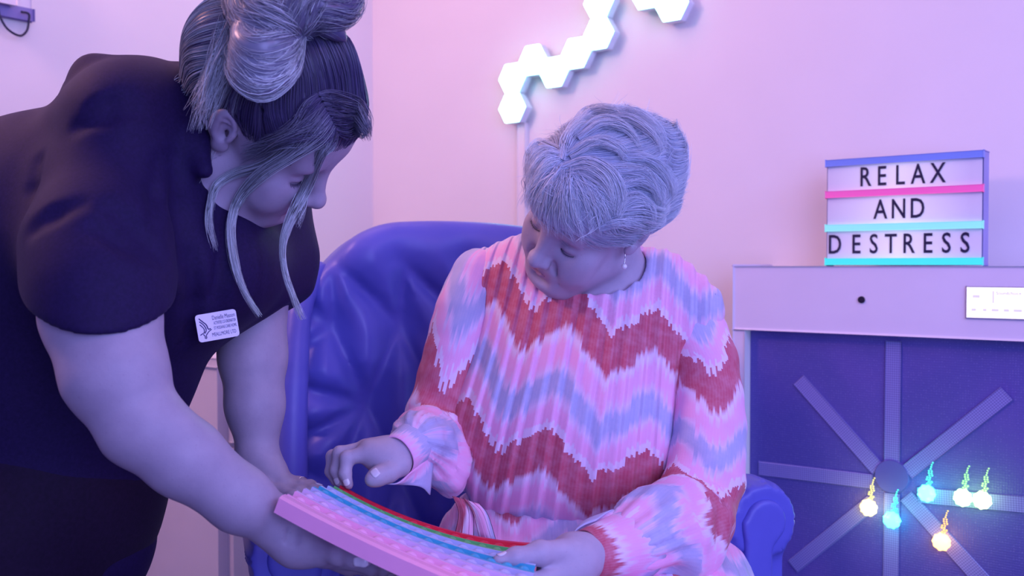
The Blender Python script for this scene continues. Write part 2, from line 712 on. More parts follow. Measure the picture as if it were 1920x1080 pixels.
s0 = wall_s(978)
z0 = P(978, 206, (W0 + WR * s0)[1])[2]
HEXES = [(0, 0, 'lowest hexagon light of the zigzag chain, just above the conduit'),
         (0, 1, 'glowing hexagon light standing directly on the lowest one'),
         (1, 1.5, 'glowing hexagon light at the first upper bend of the chain'),
         (2, 1, 'glowing hexagon light dipping below its two neighbours in the chain'),
         (3, 1.5, 'glowing hexagon light right of the dip, middle of the chain'),
         (4, 2, 'glowing hexagon light below the one cut by the top edge'),
         (4, 3, 'glowing hexagon light cut by the top edge, at the chain bend'),
         (5, 3.5, 'hexagon light at the top of the chain, out of frame above'),
         (6, 3, 'hexagon light with only its lower half in view, near the chain end'),
         (7, 2.5, 'rightmost hexagon light at the end of the zigzag chain')]
for i, j, lab in HEXES:
    if (i, j) == (5, 3.5):
        continue
    c = wall_pt(s0 + i * 1.5 * HR, z0 + j * HZ)
    h = empty('hexagon_light', c, lab, 'wall light', 'hexagon lights on the wall')
    link('casing', hex_prism('casing', c, HR * 0.985, 0.012, 0.040, 0.002), hex_body, h)
    link('diffuser', hex_prism('diffuser', c, HR * 0.975, 0.040, 0.046, 0.003), hex_glow, h)
    link('wall_mount', box_mesh('wall_mount', (WR, WN, UP), c + WN * 0.007, (0.02, 0.006, 0.02), 0.001), hex_body, h)

cs = wall_s(984)
tag(link('cable_conduit', box_mesh('cable_conduit', (WR, WN, UP), wall_pt(cs, (z0 - HZ / 2) / 2 + 0.06, 0.008), (0.0125, 0.008, (z0 - HZ / 2) / 2 - 0.06), 0.002), wall_mat),
    'slim wall-coloured cable conduit running down below the hexagon lights', 'conduit')

# ------------------------------------------------------------------ wall-mounted unit with dark lit panel (right)
unit_white = plain('unit_white', (0.74, 0.70, 0.80), 0.5, 0.03, 5)
UF = 0.20                                       # front of the unit, distance from the wall
us0 = wall_s(1376, UF)
uhead = P(1396, 618, (W0 + WN * UF + WR * wall_s(1396, UF))[1])[2]
UT = 1.05
US1 = us0 + 1.16
um = (us0 + US1) / 2
uh = (US1 - us0) / 2
unit = empty('sensory_unit', wall_pt(um, 0, UF / 2), 'white cabinet with dark mesh panel, radial strips and glowing lamps', 'cabinet')
link('header', box_mesh('header', (WR, WN, UP), wall_pt(um, (UT + uhead) / 2, UF / 2 + 0.001), (uh, UF / 2, (UT - uhead) / 2), 0.004), unit_white, unit)
sj = wall_s(1398, UF) - us0
link('stile', box_mesh('stile', (WR, WN, UP), wall_pt(us0 + sj / 2, uhead / 2 - 0.001, UF / 2 + 0.001), (sj / 2, UF / 2, uhead / 2 - 0.0005), 0.003), unit_white, unit)
link('stile', box_mesh('stile', (WR, WN, UP), wall_pt(US1 - sj / 2, uhead / 2 - 0.001, UF / 2 + 0.001), (sj / 2, UF / 2, uhead / 2 - 0.0005), 0.003), unit_white, unit)
link('plinth', box_mesh('plinth', (WR, WN, UP), wall_pt(um, 0.05, UF / 2 + 0.001), (uh - sj - 0.0005, UF / 2 - 0.002, 0.05), 0.003), unit_white, unit)

g = NT('dark_mesh_panel')
o_ = g.n('ShaderNodeTexCoord').outputs['Object']
mp = g.n('ShaderNodeMapping'); mp.inputs['Rotation'].default_value = (0, 0, math.atan2(-0.616, 0.788)); mp.vector_type = 'TEXTURE'
g.l(o_, mp.inputs['Vector'])
vo = g.n('ShaderNodeTexVoronoi'); vo.inputs['Scale'].default_value = 210; vo.inputs['Randomness'].default_value = 0.15
g.l(mp.outputs[0], vo.inputs['Vector'])
nz = g.noise(5, 2, 0.5, o_)
c1 = g.ramp(vo.outputs['Distance'], [(0.10, (0.34, 0.29, 0.74, 1)), (0.40, (0.085, 0.075, 0.34, 1))])
c2 = g.mix(g.math('MULTIPLY', g.math('SUBTRACT', nz, 0.45), 1.2, clamp=True), c1, (0.20, 0.11, 0.50, 1))
g.set(Base_Color=c2, Roughness=0.45)
g.bump(vo.outputs['Distance'], 0.5, 0.002)
panel_mat = g.m
PF = UF - 0.025
link('mesh_panel', box_mesh('mesh_panel', (WR, WN, UP), wall_pt(um, (uhead + 0.1) / 2, PF - 0.01), (uh - sj - 0.001, 0.01, (uhead - 0.1) / 2 - 0.001)), panel_mat, unit)


def on_panel(px, py, off):
    s = wall_s(px, off)
    d = (W0 + WN * off + WR * s)[1]
    return s, P(px, py, d)[2]


g = NT('ribbed_strip')
uv = g.attr('pat').outputs['Vector']
sep = g.n('ShaderNodeSeparateXYZ'); g.l(uv, sep.inputs[0])
rib = g.math('SINE', g.math('MULTIPLY', sep.outputs[1], 1500.0))
rb2 = g.math('SINE', g.math('MULTIPLY', sep.outputs[0], 1400.0))
f = g.math('ADD', g.math('MULTIPLY', g.math('ADD', rib, rb2), 0.2), 0.5, clamp=True)
g.set(Base_Color=g.ramp(f, [(0.1, (0.11, 0.10, 0.36, 1)), (0.9, (0.30, 0.28, 0.66, 1))]), Roughness=0.35)
strip_mat = g.m
pc = on_panel(1676, 893, PF)
STRIPS = [(1677, 640, 1676, 865), (1500, 712, 1650, 880), (1425, 878, 1640, 903), (1490, 1062, 1640, 940), (1674, 1165, 1676, 925),
          (1850, 1090, 1703, 930), (1975, 950, 1725, 927), (1890, 738, 1705, 885)]
for k, (ax_, ay_, bx_, by_) in enumerate(STRIPS):
    a = np.array(on_panel(ax_, ay_, PF)); b = np.array(on_panel(bx_, by_, PF))
    dirv = b - a
    L = np.linalg.norm(dirv); dirv /= L
    e = WR * dirv[0] + UP * dirv[1]
    pr = np.cross(WN, e)
    c = wall_pt((a[0] + b[0]) / 2, (a[1] + b[1]) / 2, PF + 0.0016)
    me = box_mesh('strip', (e, pr, WN), c, (L / 2, 0.0145, 0.0016), 0.001, 1)
    co = np.array([v.co[:] for v in me.vertices]) - c
    at = me.attributes.new('pat', 'FLOAT_VECTOR', 'POINT')
    at.data.foreach_set('vector', np.stack([co @ e, co @ pr, 0 * co[:, 0]], 1).astype(np.float32).ravel())
    link('strip', me, strip_mat, unit)
hs, hz = pc
bm = bmesh.new()
bmesh.ops.create_cone(bm, cap_ends=True, segments=40, radius1=0.034, radius2=0.032, depth=0.006, matrix=Matrix(((WR[0], 0, WN[0], 0), (WR[1], 0, WN[1], 0), (0, 1, 0, 0), (0, 0, 0, 1))))
bmesh.ops.translate(bm, verts=bm.verts, vec=Vector(wall_pt(hs, hz, PF + 0.003)))
link('hub', bm_mesh('hub', bm, False), plain('hub_plastic', (0.10, 0.09, 0.36), 0.5), unit)

LAMPS = [(1632, 952, (1.0, 0.85, 0.22), 'yellow'), (1676, 975, (0.08, 1.0, 0.75), 'turquoise'), (1741, 925, (0.10, 1.0, 0.70), 'green'),
         (1809, 933, (0.40, 1.0, 0.30), 'lime'), (1846, 938, (0.50, 1.0, 0.32), 'pale green'), (1770, 1016, (1.0, 0.52, 0.14), 'amber')]
for k, (lx, ly, lc, lname) in enumerate(LAMPS):
    s, z = on_panel(lx, ly, PF + 0.012)
    em = NT('lamp_glow_' + lname)
    em.set(Base_Color=lc + (1,), Roughness=0.3)
    em.b.inputs['Emission Color'].default_value = lc + (1,)
    em.b.inputs['Emission Strength'].default_value = 5.0
    em2 = NT('trail_glow_' + lname)
    em2.set(Base_Color=lc + (1,), Roughness=0.3)
    em2.b.inputs['Emission Color'].default_value = lc + (1,)
    em2.b.inputs['Emission Strength'].default_value = 0.9
    c = wall_pt(s, z, PF + 0.012)
    bm = bmesh.new()
    bmesh.ops.create_uvsphere(bm, u_segments=20, v_segments=12, radius=0.0165)
    rr = random.Random(k)
    for v in bm.verts:
        a = math.atan2(v.co.z, v.co.x)
        f_ = 1 + 0.07 * math.sin(9 * a + k) + 0.03 * rr.uniform(-1, 1)
        q = v.co * f_
        v.co = Vector(c + WR * q.x + UP * q.z + WN * q.y * 0.65)
    lamp = link('lamp', bm_mesh('lamp', bm, True), em.m, unit)
    bm = bmesh.new()  # dotted light trail above the lamp, shaped as tiny glowing beads
    n = 11
    for q in range(n):
        t = (q + 1) / n
        for side in (0, 1):
            if side and q > 6: continue
            dx = 0.0035 * math.sin(q * 1.9) * (1 - t) + 0.010 * t * t + side * 0.005
            dz = 0.014 + 0.046 * t
            m4 = Matrix.Translation(Vector(c + WR * dx + UP * dz - WN * 0.004))
            bmesh.ops.create_icosphere(bm, subdivisions=1, radius=0.0022 - 0.0006 * t, matrix=m4)
    tag(link('light_trail', bm_mesh('light_trail', bm, True), em2.m, lamp), kind='stuff')
    ld = bpy.data.lights.new('lamp_light', 'POINT')
    ld.energy = 0.13; ld.color = lc; ld.shadow_soft_size = 0.02
    lo_ = bpy.data.objects.new('lamp_light', ld); COL.objects.link(lo_)
    lo_.location = c + WN * 0.05

# round sensor and control display set into the header
s, z = on_panel(1616, 562, UF)
bm = bmesh.new()
mt = Matrix(((WR[0], 0, WN[0], 0), (WR[1], 0, WN[1], 0), (0, 1, 0, 0), (0, 0, 0, 1)))
bmesh.ops.create_cone(bm, cap_ends=True, segments=24, radius1=0.0075, radius2=0.0065, depth=0.004, matrix=mt)
bmesh.ops.translate(bm, verts=bm.verts, vec=Vector(wall_pt(s, z, UF + 0.002)))
link('sensor', bm_mesh('sensor', bm), plain('sensor_black', (0.012, 0.01, 0.03), 0.25), unit)
s1, zt = on_panel(1813, 537, UF)
_, zb = on_panel(1813, 596, UF)
dw = 0.135
dc = wall_pt(s1 + dw / 2, (zt + zb) / 2, UF + 0.002)
scr = NT('display_white'); scr.set(Base_Color=(0.9, 0.9, 0.9, 1), Roughness=0.3)
scr.b.inputs['Emission Color'].default_value = (1, 0.99, 0.98, 1); scr.b.inputs['Emission Strength'].default_value = 0.82
disp = link('display_bezel', box_mesh('display_bezel', (WR, WN, UP), dc, (dw / 2, 0.002, (zt - zb) / 2), 0.001), plain('bezel_dark', (0.10, 0.05, 0.22), 0.4), unit)
link('display_screen', box_mesh('display_screen', (WR, WN, UP), dc + WN * 0.0022, (dw / 2 - 0.0012, 0.0006, (zt - zb) / 2 - 0.0012), 0.0004), scr.m, disp)
ink = plain('display_ink', (0.42, 0.42, 0.46), 0.6)
ink_pale = NT('display_ink_pale'); ink_pale.set(Base_Color=(0.7, 0.7, 0.72, 1)); ink_pale.b.inputs['Emission Color'].default_value = (.8, .8, .8, 1); ink_pale.b.inputs['Emission Strength'].default_value = 0.42; ink_pale = ink_pale.m
hh = zt - zb
to = lambda fx, fy: dc + WR * (-dw / 2 + fx * dw) + UP * (hh / 2 - fy * hh) + WN * 0.0029
link('display_text', text_mesh('display_text', 'Soundchoice', 0.0082, to(0.38, 0.20), WR, UP, 0.0001, 'LEFT'), ink, disp)
link('display_bar', box_mesh('display_bar', (WR, WN, UP), to(0.345, 0.32), (0.0014, 0.0001, hh * 0.19)), ink_pale, disp)
for k, w_ in ((0.10, 0.004), (0.24, 0.003), (0.37, 0.006), (0.51, 0.0045), (0.65, 0.007), (0.82, 0.005)):
    link('display_icon', box_mesh('display_icon', (WR, WN, UP), to(k, 0.73), (w_, 0.0001, 0.0022)), ink_pale, disp)
link('display_icon', box_mesh('display_icon', (WR, WN, UP), to(0.13, 0.31), (0.006, 0.0001, 0.0026)), ink_pale, disp)

# ------------------------------------------------------------------ letter light box on the unit
LR = A3(0.788, -0.616, 0); _t = math.radians(2.0)
LO = 0.135                                       # its front, distance from wall
ls0 = wall_s(1549, LO); ls1 = wall_s(1842, LO)
LW = ls1 - ls0
lz1 = P(1549, 301, (W0 + WN * LO + WR * ls0)[1])[2]
UB = UT + 0.0012
LH = lz1 - UB
lbc = wall_pt((ls0 + ls1) / 2, UB + LH / 2, LO - 0.02)
lb = empty('letter_light_box', wall_pt((ls0 + ls1) / 2, UB, LO - 0.02), 'lit letter board reading relax and destress on the white cabinet', 'light box')
link('case', box_mesh('case', (WR, WN, UP), lbc - WN * 0.003, (LW / 2, 0.019, LH / 2 - 0.0005), 0.002), plain('case_blue', (0.34, 0.33, 0.62), 0.5), lb)
rh = LH / 3
RAILS = [(1.0, (0.20, 0.33, 0.80), 'blue rail', 0.0), (0.6725, (1.0, 0.16, 0.50), 'pink rail', 0.10), (0.355, (0.30, 1.0, 0.78), 'mint rail', 0.25), (0.037, (0.06, 0.95, 0.70), 'turquoise rail', 0.22)]
rt = 0.0068
edges = []
for fz, colr, nm, es in RAILS:
    zc = UB + fz * LH - (rt if fz == 1.0 else 0)
    m_ = plain('rail_' + nm.split()[0], colr, 0.35, 0.02, emit=colr + (1,), estr=es)
    r_ = link('rail', box_mesh('rail', (WR, WN, UP), wall_pt((ls0 + ls1) / 2, zc, LO + 0.001), (LW / 2 + 0.001, 0.005, rt), 0.0012), m_, lb)
    r_['label'] = nm
    edges.append(zc)
pm = NT('diffuser_panel')
pp = pm.attr('pat').outputs['Vector']
sp_ = pm.n('ShaderNodeSeparateXYZ'); pm.l(pp, sp_.inputs[0])
# backlit sheet: the lamps inside sit behind the middle of each row
gl = pm.math('SUBTRACT', 1.0, pm.math('MULTIPLY', pm.math('ABSOLUTE', pm.math('SUBTRACT', sp_.outputs[0], -0.05)), 1.1), clamp=True)
pm.set(Base_Color=(0.72, 0.74, 0.80, 1), Roughness=0.4)
pm.b.inputs['Emission Color'].default_value = (1.0, 0.90, 0.97, 1)
pm.l(pm.math('MULTIPLY', gl, 0.30), pm.b.inputs['Emission Strength'])
pm = pm.m
letter_mat = plain('letter_black', (0.012, 0.010, 0.05), 0.4)
WORDS = [('RELAX', [1621, 1652, 1686, 1720, 1757]), ('AND', [1650, 1684, 1719]), ('DESTRESS', [1565, 1605, 1638, 1670, 1703, 1739, 1774, 1809])]
for r_i in range(3):
    zhi = edges[r_i] - rt; zlo = edges[r_i + 1] + rt
    zc = (zhi + zlo) / 2
    me = box_mesh('letter_panel', (WR, WN, UP), wall_pt((ls0 + ls1) / 2, zc, LO - 0.001), (LW / 2 - 0.002, 0.001, (zhi - zlo) / 2))
    co = np.array([v.co[:] for v in me.vertices]) - lbc
    at = me.attributes.new('pat', 'FLOAT_VECTOR', 'POINT')
    at.data.foreach_set('vector', np.stack([(co @ WR) / LW * 2, co[:, 2], 0 * co[:, 0]], 1).astype(np.float32).ravel())
    pnl = link('letter_panel', me, pm, lb)
    for ch, px in zip(*WORDS[r_i]):
        s = wall_s(px, LO)
        link('letter', text_mesh('letter', ch, 0.0560, wall_pt(s, zc - 0.001, LO + 0.0012), WR, UP, 0.0004, 'CENTER', 0.72, 0.0004), letter_mat, pnl)

# ------------------------------------------------------------------ white cupboard by the left wall
cc = P(405, 672, 2.20)
CT = cc[2]
CX = A3(-WN[0], -WN[1], 0)           # front runs away from the camera towards the corner
CW = 0.62; CD = 0.375
cup = empty('cupboard', (cc[0], cc[1], 0), 'white cupboard against the wall behind the bending carer', 'cupboard')
body_c = A3(cc[0], cc[1], 0) + CX * CW / 2 - WR * CD / 2
link('carcass', box_mesh('carcass', (CX, WR, UP), body_c + UP * (CT - 0.012) / 2, (CW / 2 - 0.004, CD / 2 - 0.004, (CT - 0.02) / 2), 0.002), white_mat, cup)
link('top', box_mesh('top', (CX, WR, UP), body_c + UP * (CT - 0.010), (CW / 2, CD / 2, 0.010), 0.003), white_mat, cup)
for k in range(2):
    for (za, zb_) in ((CT - 0.19, CT - 0.035), (0.09, CT - 0.205)):
        dcn = A3(cc[0], cc[1], 0) + CX * (0.028 + (k + 0.5) * (CW - 0.05) / 2) + WR * 0.004 + UP * (za + zb_) / 2
        dr = link('door', box_mesh('door', (CX, WR, UP), dcn, ((CW - 0.05) / 4 - 0.004, 0.008, (zb_ - za) / 2), 0.003), white_mat, cup)
        link('knob', box_mesh('knob', (CX, WR, UP), dcn + CX * 0.09 * (1 if k == 0 else -1) + WR * 0.016, (0.008, 0.008, 0.008), 0.004), plain('knob_metal', (0.55, 0.55, 0.6), 0.3, metal=1.0), dr)

# ------------------------------------------------------------------ wall box with a cable, top left
def lw_pt(px, py, off):
    k = (px - 960.0) / FPX
    o = CORNER + WR * off
    t = (k * o[1] - o[0]) / (WN[0] - k * WN[1])
    q = o + WN * t
    return A3(q[0], q[1], P(px, py, q[1])[2])


a = lw_pt(58, 22, 0.0); b = lw_pt(-40, 22, 0.0)
wbw = np.linalg.norm(b - a)
wb = empty('wall_socket_box', (a + b) / 2 * A3(1, 1, 1), 'white socket box with looping black cable, top left wall', 'socket box')
c_ = (a + b) / 2 + UP * 0.07
link('back_plate', box_mesh('back_plate', (WN, WR, UP), c_ + WR * 0.005, (wbw / 2, 0.005, 0.07), 0.003), white_mat, wb)
link('plug_case', box_mesh('plug_case', (WN, WR, UP), c_ + WR * 0.03 + WN * 0.022 + UP * 0.012, (wbw / 2 - 0.03, 0.02, 0.07), 0.005), white_mat, wb)
link('socket_ledge', box_mesh('socket_ledge', (WN, WR, UP), c_ + WR * 0.014 - WN * 0.02 - UP * 0.070, (wbw / 2 - 0.02, 0.008, 0.010), 0.004), plain('ledge_blue', (0.25, 0.22, 0.5), 0.5), wb)
cab = [lw_pt(x, y, 0.035) for x, y in ((2, -30), (2, 10), (6, 32), (20, 55), (42, 67), (55, 58), (59, 40), (59, 26), (45, 22))]
link('cable', tube_mesh('cable', spline(cab, 48), 0.0026, 8), plain('cable_black', (0.012, 0.01, 0.05), 0.4), wb)

# ------------------------------------------------------------------ tufted armchair
CHA = math.radians(16)
cr_ = A3(math.cos(CHA), math.sin(CHA), 0)        # chair: to the picture's right
cf_ = A3(math.sin(CHA), -math.cos(CHA), 0)       # chair: forwards, out of the backrest
CB = A3(-0.092, 1.960, 0)                        # foot of the backrest centre
CR = np.stack([cr_, cf_, UP], 1)


def ch(u, v, z):
    return CB + cr_ * u + cf_ * v + UP * z


def to_ch(p):
    q = (p - CB) @ CR
    return q[:, 0], q[:, 1], q[:, 2]


def ch_hit(px, py, v):
    """chair (u, z) of the pixel on the plane v = const"""
    p0 = A3(0, 0, CAMZ); p1 = P(px, py, 1.0)
    d = p1 - p0
    t = ((CB + cf_ * v - p0) @ cf_) / (d @ cf_)
    q = (p0 + d * t - CB) @ CR
    return q[0], q[2]


g = NT('blue_leather')
o_ = g.obj()
g.set(Base_Color=g.ramp(g.noise(9, 3, 0.5, o_), [(0.3, (0.095, 0.105, 0.48, 1)), (0.7, (0.120, 0.130, 0.56, 1))]), Roughness=0.42)
g.b.inputs['Specular IOR Level'].default_value = 0.45
g.bump(g.noise(420, 3, 0.6, o_), 0.10, 0.0006)
leather = g.m
chair = empty('armchair', CB, 'buttoned blue leather armchair that the seated woman sits in', 'armchair')

BT = 0.075                                       # padded thickness of the back
b1u, b1z = ch_hit(752, 610, BT)
b2u, b2z = ch_hit(688, 760, BT)
DU = 2 * abs(b1u - b2u); DZ = b1z - b2z
BUT = []
for row in range(-1, 4):
    zz = b1z - row * DZ
    sh = 0 if row % 2 == 0 else -DU / 2
    for c in range(-4, 7):
        uu = b1u + sh + c * DU
        if abs(uu) < 0.32 and zz < b1z + 0.01 and zz > 0.45:
            BUT.append((uu, zz))
SEG = []
for i, (u, z) in enumerate(BUT):
    for j, (u2, z2) in enumerate(BUT):
        if j > i and abs(abs(u - u2) - DU / 2) < 0.02 and abs(abs(z - z2) - DZ) < 0.02:
            SEG.append((u, z, u2, z2))
    if abs(z - b1z) < 0.01:                      # top row: pleats fan out to the crest
        for du, dz in ((-0.13, 0.12), (0.005, 0.11)):
            SEG.append((u, z, u + du, z + dz))
for (u, z) in BUT:
    if u < -0.20:
        SEG.append((u, z, -0.36, z + 0.05)); SEG.append((u, z, -0.34, z - 0.06))


def crest(u):
    return 1.132 - 0.35 * (u + 0.05) ** 2


def back_f(p):
    u, v, z = to_ch(p)
    # outline in the plane of the back, arched along the crest
    v = v - 0.35 * u * u                         # wings come forward
    hw = 0.330
    zc = crest(np.clip(u, -0.36, 0.36))
    q0 = np.abs(u) - hw + 0.19
    q1 = z - zc + 0.19
    o2 = np.sqrt(np.maximum(q0, 0) ** 2 + np.maximum(q1, 0) ** 2) + np.minimum(np.maximum(q0, q1), 0) - 0.19
    o2 = np.maximum(o2, 0.36 - z)
    th = 0.085
    r = 0.06
    w0 = o2 + r
    w1 = np.abs(v - (BT - th)) - th + r
    d = np.sqrt(np.maximum(w0, 0) ** 2 + np.maximum(w1, 0) ** 2) + np.minimum(np.maximum(w0, w1), 0) - r
    # tufting
    t = np.zeros_like(d)
    nb_ = np.full_like(d, 9.0)
    for (bu, bz) in BUT:
        nb_ = np.minimum(nb_, (u - bu) ** 2 + (z - bz) ** 2)
    t += 0.030 * np.exp(-nb_ / 0.0009) + 0.022 * np.exp(-nb_ / 0.007)
    ns = np.full_like(d, 9.0)
    for (ua, za, ub, zb) in SEG:
        du, dz = ub - ua, zb - za
        tt = np.clip(((u - ua) * du + (z - za) * dz) / (du * du + dz * dz), 0, 1)
        ns = np.minimum(ns, (u - ua - tt * du) ** 2 + (z - za - tt * dz) ** 2 + 0.0009 * np.maximum(0, tt - 0.5) ** 2 * (za < zb))
    t += 0.019 * np.exp(-ns / 0.00012) + 0.017 * np.exp(-ns / 0.0014)
    t -= 0.022
    front = np.clip((v - 0.02) / 0.05, 0, 1)
    return d + t * front


S = Sdf()
S.fn(back_f, ch(0, 0.05, 0.75), 0.62)
V, Q = S.mesh(0.007, ch(0, 0, 0) + A3(-0.55, -0.35, 0.3), ch(0, 0, 0) + A3(0.55, 0.4, 1.2), slack=1.4)
back = link('backrest', mesh_np('backrest', relax(V, Q, 1), Q), leather, chair)
for (u, z) in BUT:
    bm = bmesh.new()
    bmesh.ops.create_uvsphere(bm, u_segments=14, v_segments=8, radius=0.011)
    fv = 0.35 * u * u + 0.036
    for v in bm.verts:
        v.co = Vector(ch(u + v.co.x, fv + v.co.y * 0.6, z + v.co.z))
    link('button', bm_mesh('button', bm, True), leather, back)

# side rolls (wings) of the back
for sd in (-1, 1):
    S = Sdf()
    pts = [ch(sd * 0.345, 0.17, 0.60), ch(sd * 0.345, 0.16, 0.72), ch(sd * 0.340, 0.135, 0.86), ch(sd * 0.325, 0.09, 0.98), ch(sd * 0.29, 0.05, 1.04)]
    S.chain(spline(pts, 14), np.interp(np.linspace(0, 1, 14), [0, .5, 1], [0.027, 0.026, 0.020]), 0.0)
    pts = [ch(sd * 0.385, 0.10, 0.60), ch(sd * 0.380, 0.09, 0.74), ch(sd * 0.360, 0.06, 0.90), ch(sd * 0.33, 0.04, 0.99)]
    S.chain(spline(pts, 14), np.interp(np.linspace(0, 1, 14), [0, 1], [0.022, 0.012]), 0.0)
    V, Q = S.mesh(0.005)
    link('wing_roll', mesh_np('wing_roll', relax(V, Q, 1), Q), leather, chair)

# arms with a pleated scroll front
AZ = 0.645                                       # scroll centre height
for sd in (-1, 1):
    U0 = sd * 0.365
    VF = 0.50

    def arm_f(p, U0=U0, sd=sd, VF=VF):
        u, v, z = to_ch(p)
        z = z + 0.16 * np.clip(VF - v - 0.05, 0, 1)
        a = np.arctan2(z - AZ, (u - U0) * sd)
        rr = np.sqrt((u - U0) ** 2 + (z - AZ) ** 2)
        ncr = 13
        ph = a * ncr / (2 * math.pi)
        fr = np.abs(ph - np.round(ph))
        front = np.clip((v - (VF - 0.12)) / 0.10, 0, 1)
        cre = np.exp(-(fr / 0.06) ** 2) * 0.0055 * front + 0.0022 * np.cos(2 * math.pi * ph) * -front
        R_ = 0.064 - 0.016 * np.clip((v - VF + 0.03) / 0.06, 0, 1) ** 2
        d1 = np.maximum(rr - R_ + cre, np.maximum(v - VF - 0.012, 0.02 - v))
        # tapering arm under the roll
        q0 = np.abs(u - (U0 - sd * 0.012)) - 0.046
        q1 = np.maximum(v - VF + 0.005, -v)
        d2 = np.maximum(np.maximum(q0, q1), np.maximum(z - AZ, 0.22 - z)) - 0.006
        h = np.maximum(0.02 - np.abs(d1 - d2), 0) / 0.02
        return np.minimum(d1, d2) - h * h * 0.005

    S = Sdf()
    S.fn(arm_f, ch(U0, 0.25, 0.47), 0.45)
    c0 = ch(U0, 0.25, 0.46)
    V, Q = largest(*S.mesh(0.0045, c0 - A3(0.24, 0.36, 0.27), c0 + A3(0.24, 0.36, 0.30), slack=1.4), True)
    arm = link('arm', mesh_np('arm', relax(V, Q, 1), Q), leather, chair)

    def face_f(p, U0=U0, sd=sd):
        u, v, z = to_ch(p)
        d1 = np.sqrt((u - U0) ** 2 + (z - AZ) ** 2) - 0.036
        q0 = np.abs(u - (U0 - sd * 0.012)) - 0.024
        d2 = np.maximum(q0, np.maximum(z - AZ, 0.225 - z))
        h = np.maximum(0.018 - np.abs(d1 - d2), 0) / 0.018
        o2 = np.minimum(d1, d2) - h * h * 0.0045
        w0 = o2 + 0.007; w1 = np.abs(v - VF - 0.008) - 0.013 + 0.007
        return np.sqrt(np.maximum(w0, 0) ** 2 + np.maximum(w1, 0) ** 2) + np.minimum(np.maximum(w0, w1), 0) - 0.007

    S = Sdf()
    S.fn(face_f, ch(U0, VF, 0.46), 0.3)
    c0 = ch(U0, VF, 0.46)
    V, Q = S.mesh(0.0035, c0 - A3(0.09, 0.06, 0.26), c0 + A3(0.09, 0.06, 0.26), slack=1.4)
    link('scroll_facing', mesh_np('scroll_facing', relax(V, Q, 1), Q), leather, arm)

# seat, base and feet
S = Sdf()
S.box(ch(0, 0.32, 0.41), (0.30, 0.25, 0.075), 0.045, CR)
V, Q = S.mesh(0.01)
link('seat_cushion', mesh_np('seat_cushion', relax(V, Q, 1), Q), leather, chair)
link('base', box_mesh('base', (cr_, cf_, UP), ch(0, 0.24, 0.22), (0.31, 0.25, 0.10), 0.015), leather, chair)
wood = plain('dark_wood', (0.05, 0.03, 0.03), 0.4)
for u, v in ((-0.33, 0.03), (0.33, 0.03), (-0.33, 0.45), (0.33, 0.45)):
    bm = bmesh.new()
    bmesh.ops.create_cone(bm, cap_ends=True, segments=16, radius1=0.018, radius2=0.03, depth=0.22)
    bmesh.ops.translate(bm, verts=bm.verts, vec=Vector(ch(u, v, 0.11)))
    link('leg', bm_mesh('leg', bm, True), wood, chair)

# ------------------------------------------------------------------ people: shared parts
g = NT('skin')
o_ = g.obj()
lip = g.attr('lip').outputs['Fac']
n1 = g.noise(28, 4, 0.6, o_); n2 = g.noise(160, 3, 0.6, o_)
base = g.ramp(n1, [(0.3, (0.42, 0.36, 0.45, 1)), (0.7, (0.49, 0.42, 0.51, 1))])
fre = g.ramp(g.noise(330, 2, 0.5, o_), [(0.66, (1, 1, 1, 1)), (0.78, (0.88, 0.84, 0.87, 1))])
base = g.mix(1.0, base, fre, 'MULTIPLY')
base = g.mix(lip, base, (0.40, 0.20, 0.28, 1))
g.set(Base_Color=base, Roughness=0.50)
g.b.inputs['Specular IOR Level'].default_value = 0.35
g.b.inputs['Subsurface Weight'].default_value = 0.12
g.b.inputs['Subsurface Radius'].default_value = (0.008, 0.004, 0.003)
g.b.inputs['Subsurface Scale'].default_value = 1.0
g.bump(g.math('ADD', n2, g.math('MULTIPLY', g.noise(700, 2, 0.6, o_), 0.6)), 0.16, 0.0012)
skin = g.m
skin_carer = skin.copy(); skin_carer.name = 'skin_carer'
for n_ in skin_carer.node_tree.nodes:
    if n_.type == 'VALTORGB' and n_.color_ramp.elements[0].color[0] < 0.6:
        for e_ in n_.color_ramp.elements: e_.color = tuple(c * 0.84 for c in e_.color[:3]) + (1,)
nail_mat = plain('nail_pale', (0.72, 0.66, 0.72), 0.25, 0.02, coat=0.5)
nail_white = plain('nail_white', (0.85, 0.85, 0.88), 0.25, 0.02, coat=0.5)
lash_mat = plain('lash_dark', (0.035, 0.03, 0.08), 0.6)
silver = plain('silver', (0.75, 0.75, 0.8), 0.2, metal=1.0)


def hair_material(name, root, tip, dark, rough=0.42, pos=(0.25, 0.9)):
    g = NT(name)
    t = g.attr('tip').outputs['Fac']; r = g.attr('rnd').outputs['Fac']; bl = g.attr('blond').outputs['Fac']
    c = g.ramp(g.math('ADD', t, bl), [(pos[0], root), (pos[1], tip)])
    c = g.mix(g.ramp(r, [(0.0, (0.75, 0.75, 0.75, 1)), (1.0, (0, 0, 0, 1))]), c, dark)
    g.set(Base_Color=c, Roughness=rough)
    g.b.inputs['Specular IOR Level'].default_value = 0.6
    return g.m


